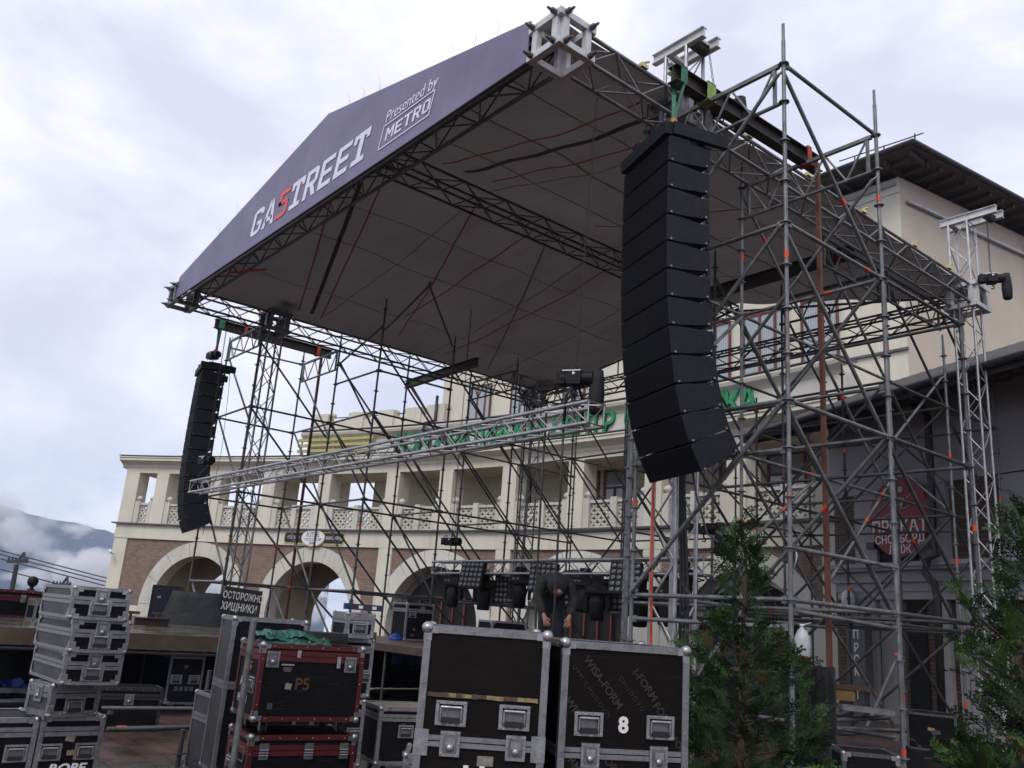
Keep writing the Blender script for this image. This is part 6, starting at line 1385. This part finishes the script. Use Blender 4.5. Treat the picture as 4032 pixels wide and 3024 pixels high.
# joints: x to the worker's left, y forward, z up
V = [(0, -.14, .93, .12)]; E = []
def add(prev, pts):
    for p in pts: V.append(p); E.append((prev, len(V)-1)); prev = len(V)-1
    return prev
ch_ = add(0, [(0, .02, 1.08, .12), (0, .2, 1.16, .13), (0, .32, 1.15, .09)]); hd = add(ch_, [(0, .4, 1.1, .052), (0, .46, 1.05, .075), (0, .52, .97, .088), (0, .55, .9, .06)])
for s_ in (-1, 1):
    add(0, [(s_*.1, -.12, .86, .09), (s_*.12, .03, .5, .062), (s_*.13, -.04, .1, .042), (s_*.13, .1, .04, .035)])
    wr = add(2, [(s_*.19, .27, 1.1, .065), (s_*.27, .33, .85, .045), (s_*.2, .5, .64, .03), (s_*.17, .54, .56, .032)])
    for k, (dx, l_) in enumerate(((-.03, .06), (-.012, .075), (.008, .08), (.028, .07))): add(wr, [(s_*(.16)+dx, .56, .53, .0105), (s_*(.15)+dx*1.4, .59, .53-l_*.6, .0095), (s_*.14+dx*1.5, .585, .53-l_, .008)])
    add(wr, [(s_*.13, .56, .57, .0115), (s_*.1, .59, .54, .009)])
pw = skin('person', V, E, SKIN, None, 2)
pp_ = ond(2172, 2400, 13.45); pw.matrix_basis = Matrix.Translation(Vector((pp_.x, pp_.y, DZ-.0))) @ Matrix.Rotation(atan2(pp_.y, pp_.x)+pi/2+.12, 4, 'Z') @ Matrix.Rotation(pi, 4, 'Z') @ Matrix.Scale(1.04, 4)
# forward must face the photographer: local +y points from the worker to the camera
d_ = Vector((-pp_.x, -pp_.y, 0)).normalized(); pw.matrix_basis = Matrix.Translation(Vector((pp_.x, pp_.y, DZ))+d_*-.25) @ Matrix.Rotation(atan2(d_.y, d_.x)-pi/2+.15, 4, 'Z') @ Matrix.Scale(1.04, 4)
tag(pw, 'worker in dark hooded camouflage jacket and jeans bending over on the stage', 'person')
V = [(0, -.2, .84, .2, .17)]; E = []
c_ = add(0, [(0, -.12, 1.0, .19, .17), (0, .06, 1.13, .2, .17), (0, .24, 1.18, .19, .15), (0, .36, 1.13, .1, .1)])
for s_ in (-1, 1): add(3, [(s_*.2, .27, 1.1, .1), (s_*.285, .33, .86, .078), (s_*.22, .47, .68, .062), (s_*.195, .51, .62, .055)])
V.append((0, -.2, .7, .21, .17)); E.append((0, len(V)-1))
skin('jacket', V, E, camo, pw)
b = MB(); Rh = Matrix.Rotation(radians(-38), 3, 'X'); b.ball((0, .44, 1.06), .155, 0, 14, 9, 1, 1.05, 1.15, Rh)
b.ball((0, .36, 1.13), .15, 0, 12, 7, 1.1, 1, .7, Rh); b.build('hood', mat('black hood', (.016, .016, .018), .85, 0, .2), pw, False)
b = MB(); 
for s_ in (-1, 1): b.ball((s_*.03, .655, .98), .012, 0, 6, 4)
b.ball((0, .665, .95), .017, 1, 6, 4); b.bx(-.025, .025, .62, .632, .9, .906); b.build('face_features', [RUBB, SKIN], pw, False)
V = [(0, -.15, .92, .14)]; E = []
for s_ in (-1, 1): add(0, [(s_*.1, -.13, .84, .105), (s_*.12, .03, .5, .085), (s_*.13, -.03, .12, .068)])
skin('jeans', V, E, JEANS, pw)
b = MB()
for s_ in (-1, 1): b.ball((s_*.13, .05, .05), .06, 0, 10, 6, .85, 2.2, .9)
b.build('shoes', RUBB, pw, False)

# ================================================================== right foreground
p0_, p1_, p2_ = ond(3085, 2600, 8.9), ond(3200, 2585, 9.1), ond(3290, 2622, 8.7)
b = MB(); n = 40; pl = []
for i in range(n+1):
    t = i/n; p = (p0_.lerp(p1_, t/.6) if t < .6 else p1_.lerp(p2_, (t-.6)/.4)); k = .03*sin(i*1.1)+.015*sin(i*2.7+1); pl.append(Vector((p.x, p.y, 0))+Vector((-.6, .8, 0))*k)
for j in range(9):
    z = 1.38-1.34*j/8
    for i, p in enumerate(pl): b.v.append(p*(1) + Vector((0, 0, z+(.02*sin(i*.7) if j == 0 else 0)))+Vector((.3, -.2, 0))*(.03*sin(i*.9+j*.5)*j/8))
for j in range(8):
    for i in range(n): a = j*(n+1)+i; b.face((a, a+n+1, a+n+2, a+1), 0, True)
o = len(b.v); bk = [p+Vector((-.45, .55, 1.37)) for p in pl]; b.v += bk
for i in range(n): b.face((i, i+1, o+i+1, o+i), 0, True)
tag(b.build('black_drape', CLOTH), 'black cloth draped over gear behind the left conifer', 'drape')
p_ = ond(3160, 2590, 9.15); b = MB(); b.lathe(p_+UP*.005, [(.07, 0), (.082, .02), (.082, .19), (.076, .21), (.05, .27), (.022, .3), (.022, .325)], 16); bt = tag(b.build('water_bottle', BOTTLE), 'large clear plastic water bottle standing on the black drape', 'bottle'); b = MB(); b.lathe(p_+UP*.32, [(.026, 0), (.026, .025)], 12); b.bar(p_+UP*.335, p_+UP*.35+Vector((.09, .03, .015)), .012, .008); b.build('cap', WHITEL, bt)
b = MB(); b.lathe(ond(3075, 2580, 8.2), [(.02, 0), (.03, .02), (.026, .06), (.01, .08)], 10); tag(b.build('end_cap', TAPE), 'red plastic tube cap by the left conifer', 'tube cap')
b = MB(); c = ond(3110, 2582, 8.65); b.box(c, (.34, .06, .02), rz(.6)); tag(b.build('red_bracket', REDS), 'red flat bracket clamped to the near standard beneath the bottle', 'bracket')
p_ = ond(3330, 2705, 10.6); b = MB(); b.box(p_, (.62, .3, .05), rz(radians(20))); tag(b.build('timber_plank', WOODD), 'brown timber plank lying across low tubes by the drape', 'plank'); b = MB(); b.box(p_+Vector((-.06, -.08, -.09)), (.42, .16, .12), rz(radians(20))); tag(b.build('timber_offcut', mat('yellowish timber', (.17, .105, .035), .7, 0, .2)), 'yellowish timber offcut under the brown plank', 'timber')
b = MB(); p_, q_ = ond(3295, 2780, 9.4), ond(3500, 2805, 9.4); b.bar(p_, q_, .3, .05); tag(b.build('metal_plank', GALV), 'galvanised scaffold plank lying right of the black drape', 'plank')
lab = ['long tube lying lowest among the loose tubes by the shop door', 'tube with an orange band in the pile by the shop door', 'short tube crossing the pile by the shop door', 'topmost slanting tube of the pile by the shop door', 'tube end pointing left under the metal plank']
for i, (x0, y0, x1, y1, d0, d1) in enumerate(((3300, 2865, 3600, 2880, 10.6, 10.2), (3380, 2870, 3550, 2912, 9.9, 9.3), (3300, 2890, 3420, 2885, 9.8, 9.9), (3290, 2835, 3500, 2825, 9.2, 9.6), (3295, 2820, 3345, 2800, 9.6, 9.8))): gtube(ond(x0, y0, d0), ond(x1, y1, d1), lab[i], GALVD)
b = MB(); p_ = ond(3425, 2650, 10.8); q_ = ond(3540, 2570, 10.8)
gtube(ond(3415, 2860, 10.2), ond(3537, 2578, 10.3), 'leaning bright tube with a red tip against the near scaffold'); b = MB(); b.ball(ond(3536, 2582, 10.25), .04); tag(b.build('end_cap', TAPE), 'red plastic cap on the tip of the leaning bright tube', 'tube cap')
p_ = ond(3575, 2945, 9.6); case('flight_case', 'black equipment case among loose tubes at the lower right', .5, .6, .38, Vector((p_.x, p_.y, p_.z)), radians(20), CASEB, trim=GALVD, corner=0, tw=.02)
b = MB(); bq = V2(p_); b.bx(-.05, 1.2, -.1, .9, 0, p_.z-.002); M2 = Matrix.Translation(bq) @ Matrix.Rotation(radians(20), 4, 'Z'); b.v = [M2 @ v for v in b.v]; tag(b.build('low_platform', BLACK), 'low black platform under the equipment case at the lower right', 'platform')
p_ = ond(3320, 3060, 7.6); case('flight_case', 'black case with grey rim cut by the bottom edge right of the drape', .48, .5, .5, Vector((p_.x, p_.y, max(0, p_.z-.29))), radians(42), CASEB, trim=GALVD, corner=.022, tw=.03)
b = MB(); b.path([ond(3100, 2150, 9.9)+Vector((.03, -.03, 0)), ond(3130, 2150, 9.9), ond(3138, 2190, 9.85), ond(3128, 2235, 9.85)], .008, 5); tag(b.build('rope', WHITEL), 'white rope end knotted round the near scaffold standard', 'rope')

# ------------------------------------------------------------------ conifers
GRN = mat('conifer foliage', (.008, .018, .008), .65, 0, .55, 4, col2=(.022, .044, .015), spec=.25); TIP = mat('pale conifer tips', (.05, .1, .022), .6, 0, .3, 9, spec=.3); BRN = mat('dry conifer twig', (.1, .055, .02), .7, 0, .3); BARK = mat('conifer bark', (.05, .032, .022), .9, 0, .3, 20)
def frond(b, o, d, up, L, m, rnd):
    d = d.normalized(); s_ = d.cross(up)
    if s_.length < .1: s_ = d.cross(Vector((1, 0, 0)))
    s_.normalize(); nrm = s_.cross(d).normalized(); w = L*.022+.002
    def leaf(p, q, ww, mm): t = (q-p); k = t.cross(nrm).normalized()*ww; b.quad(p-k*.7, p+k*.7, q+k*.55, q-k*.55, mm); 
    c = o+d*L-nrm*L*.12; mid = o+d*L*.5+nrm*L*.03; leaf(o, mid, w, m); leaf(mid, c, w*.8, m)
    n = 5
    for i in range(1, n+1):
        f = i/(n+1); base = (o.lerp(mid, f*2) if f < .5 else mid.lerp(c, f*2-1))
        for sg in (-1, 1):
            l = L*.42*(1-f*.6)*rnd.uniform(.7, 1.2); e_ = base+(d*.75+s_*sg*.75+nrm*rnd.uniform(-.2, .1)).normalized()*l; leaf(base, e_, w*.85, m)
            for g_ in (.45, .75):
                bb = base.lerp(e_, g_); dr = (e_-base).normalized()
                for s2 in (-1, 1): leaf(bb, bb+(dr*.8+nrm.cross(dr)*s2*.7).normalized()*l*.38, w*.8, m if rnd.random() < .8 else (1 if m == 0 else m))
def conifer(base, h, prof, n, label, seed, extra=()):
    rnd = random.Random(seed); t = thing('conifer', label, 'tree', base, 0, 'young conifers in the foreground')
    tk = MB(); pts = [Vector((.03*sin(k*1.3), .03*cos(k*1.7), h*k/8)) for k in range(9)]
    for k in range(8): tk.tube(pts[k], pts[k+1], .035*(1-k/8.5)+.004, 8, r2=.035*(1-(k+1)/8.5)+.004)
    b = MB()
    def rad(z):
        for (z0, r0), (z1, r1) in zip(prof, prof[1:]):
            if z0 <= z <= z1: return r0+(r1-r0)*(z-z0)/(z1-z0)
        return prof[-1][1]
    mxr = max(r for _, r in prof)
    cl = [(rnd.uniform(0, 2*pi), rnd.uniform(.1, h), rnd.uniform(.55, 1.3)) for _ in range(30)]
    for i in range(n):
        while True:
            z = h*rnd.random()*.985+.02
            if rnd.random() < (rad(z)/mxr)**.8: break
        a = rnd.uniform(0, 2*pi); R_ = rad(z)
        k = min(cl, key=lambda c: (abs((c[0]-a+pi) % (2*pi)-pi)*.35)**2+((c[1]-z)/.35)**2)[2]
        R_ *= k; f = rnd.random()**.45; r = R_*f
        o = Vector((r*cos(a), r*sin(a), z)); d = Vector((cos(a)*(.55+.4*f), sin(a)*(.55+.4*f), rnd.uniform(.35, .95)))
        d += Vector((rnd.uniform(-.35, .35), rnd.uniform(-.35, .35), rnd.uniform(-.2, .2)))
        mm = 0 if rnd.random() < (.95-.22*(f > .85)) else (1 if rnd.random() < .75 else 2)
        frond(b, o, d, Vector((rnd.uniform(-1, 1), rnd.uniform(-1, 1), .6)), rnd.uniform(.1, .19), mm, rnd)
        if i % 22 == 0: tk.tube(Vector((0, 0, max(.05, z-.12))), o, .007, 5, caps=False, r2=.003)
    for (p, q, nn) in extra:                                           # long side shoots
        p, q = Vector(p), Vector(q); tk.tube(p, q, .01, 5, r2=.004)
        for i in range(nn):
            u = rnd.random(); o = p.lerp(q, u)+Vector((rnd.uniform(-.04, .04), rnd.uniform(-.04, .04), rnd.uniform(-.03, .05)))
            d = (q-p).normalized()+Vector((rnd.uniform(-.8, .8), rnd.uniform(-.8, .8), rnd.uniform(.0, .9))); frond(b, o, d, Vector((rnd.uniform(-1, 1), rnd.uniform(-1, 1), .8)), rnd.uniform(.07, .13), 1 if rnd.random() < .6 else 0, rnd)
    tk.build('trunk', BARK, t, False); b.build('crown', [GRN, TIP, BRN], t, False)
    return t
c1 = ond(2925, 2600, 6.1); c1.z = 0
conifer(c1, 2.46, [(0, .5), (.4, .54), (.9, .5), (1.25, .42), (1.5, .34), (1.66, .18), (1.76, .07), (1.85, .05), (2.0, .15), (2.22, .11), (2.42, .02)], 1250, 'dark conifer standing between the big front case and the near scaffold', 5)
c2 = ond(4130, 2600, 4.5); c2.z = 0
def rel(px, py, dd): return ond(px, py, dd)-c2
conifer(c2, 2.45, [(0, .46), (.4, .46), (1., .4), (1.5, .33), (1.9, .26), (2.2, .16), (2.45, .05)], 900, 'brighter conifer with pale tips at the right edge', 8, extra=((rel(4000, 2560, 4.4), rel(3765, 2350, 4.2), 26), (rel(4000, 2680, 4.4), rel(3760, 2545, 4.2), 26), (rel(4010, 2760, 4.4), rel(3850, 2640, 4.2), 20), (rel(4000, 3060, 4.2), rel(3640, 2985, 3.9), 36), (rel(3960, 3100, 4.1), rel(3730, 2960, 3.9), 40), (rel(3900, 3100, 4.0), rel(3820, 2940, 3.9), 26), (rel(4060, 2200, 4.5), rel(4000, 2030, 4.4), 18)))

# ------------------------------------------------------------------ cableway beyond the plaza edge
cpl = mat('cableway steel', (.05, .05, .055), .6, .3, .3)
def pylon(px, py, dd, hgt, label):
    top = ond(px, py, dd); t = thing('lift_pylon', label, 'pylon', (top.x, top.y, top.z-hgt), 0, 'cableway pylons'); b = MB(); b.tube(top-UP*hgt+Vector((-.3, .4, 0)), top-UP*.3, .3, 8, r2=.16); 
    b.tube(top-UP*3.4+Vector((-.9, -1, 0))*.8, top-UP*2.2, .16, 6); b.build('mast', cpl, t); b = MB(); ax = Vector((.85, .5, 0))
    b.bar(top-ax*.9+UP*-.15, top+ax*.9+UP*-.05, .25, .22); b.tube(top+ax*.1, top+ax*.5+UP*.55, .1, 6); b.tube(top+ax*.5+UP*.5, top+ax*.7-UP*.1, .08, 6); b.build('crossarm', cpl, t)
    b = MB()
    for k in (-1, -.6, -.2, .6, 1): b.lathe(top+ax*k*.9+UP*.05, [(.14, -.05), (.14, .05)], 10, 0, Matrix.Rotation(pi/2, 3, 'X'))
    b.build('sheave', cpl, t)
pylon(70, 2205, 62, 14, 'cableway pylon with bent foot in front of the clouds'); pylon(243, 2298, 70, 14, 'top of a cableway pylon peeping over the topmost silver case')
for i, ((x0, y0), (x1, y1)) in enumerate((((-200, 2115), (900, 2398)), ((-200, 2130), (900, 2413)), ((-200, 2148), (900, 2428)), ((-200, 2186), (243, 2303)))):
    cable([ond(x0, y0, 61), ond((x0+x1)/2, (y0+y1)/2+2, 61), ond(x1, y1, 61)], ['uppermost cableway rope crossing the clouds at the left', 'second cableway rope crossing the clouds at the left', 'third cableway rope running to the tall pylon head', 'lowest cableway rope ending at the small pylon top'][i], .045, cpl)
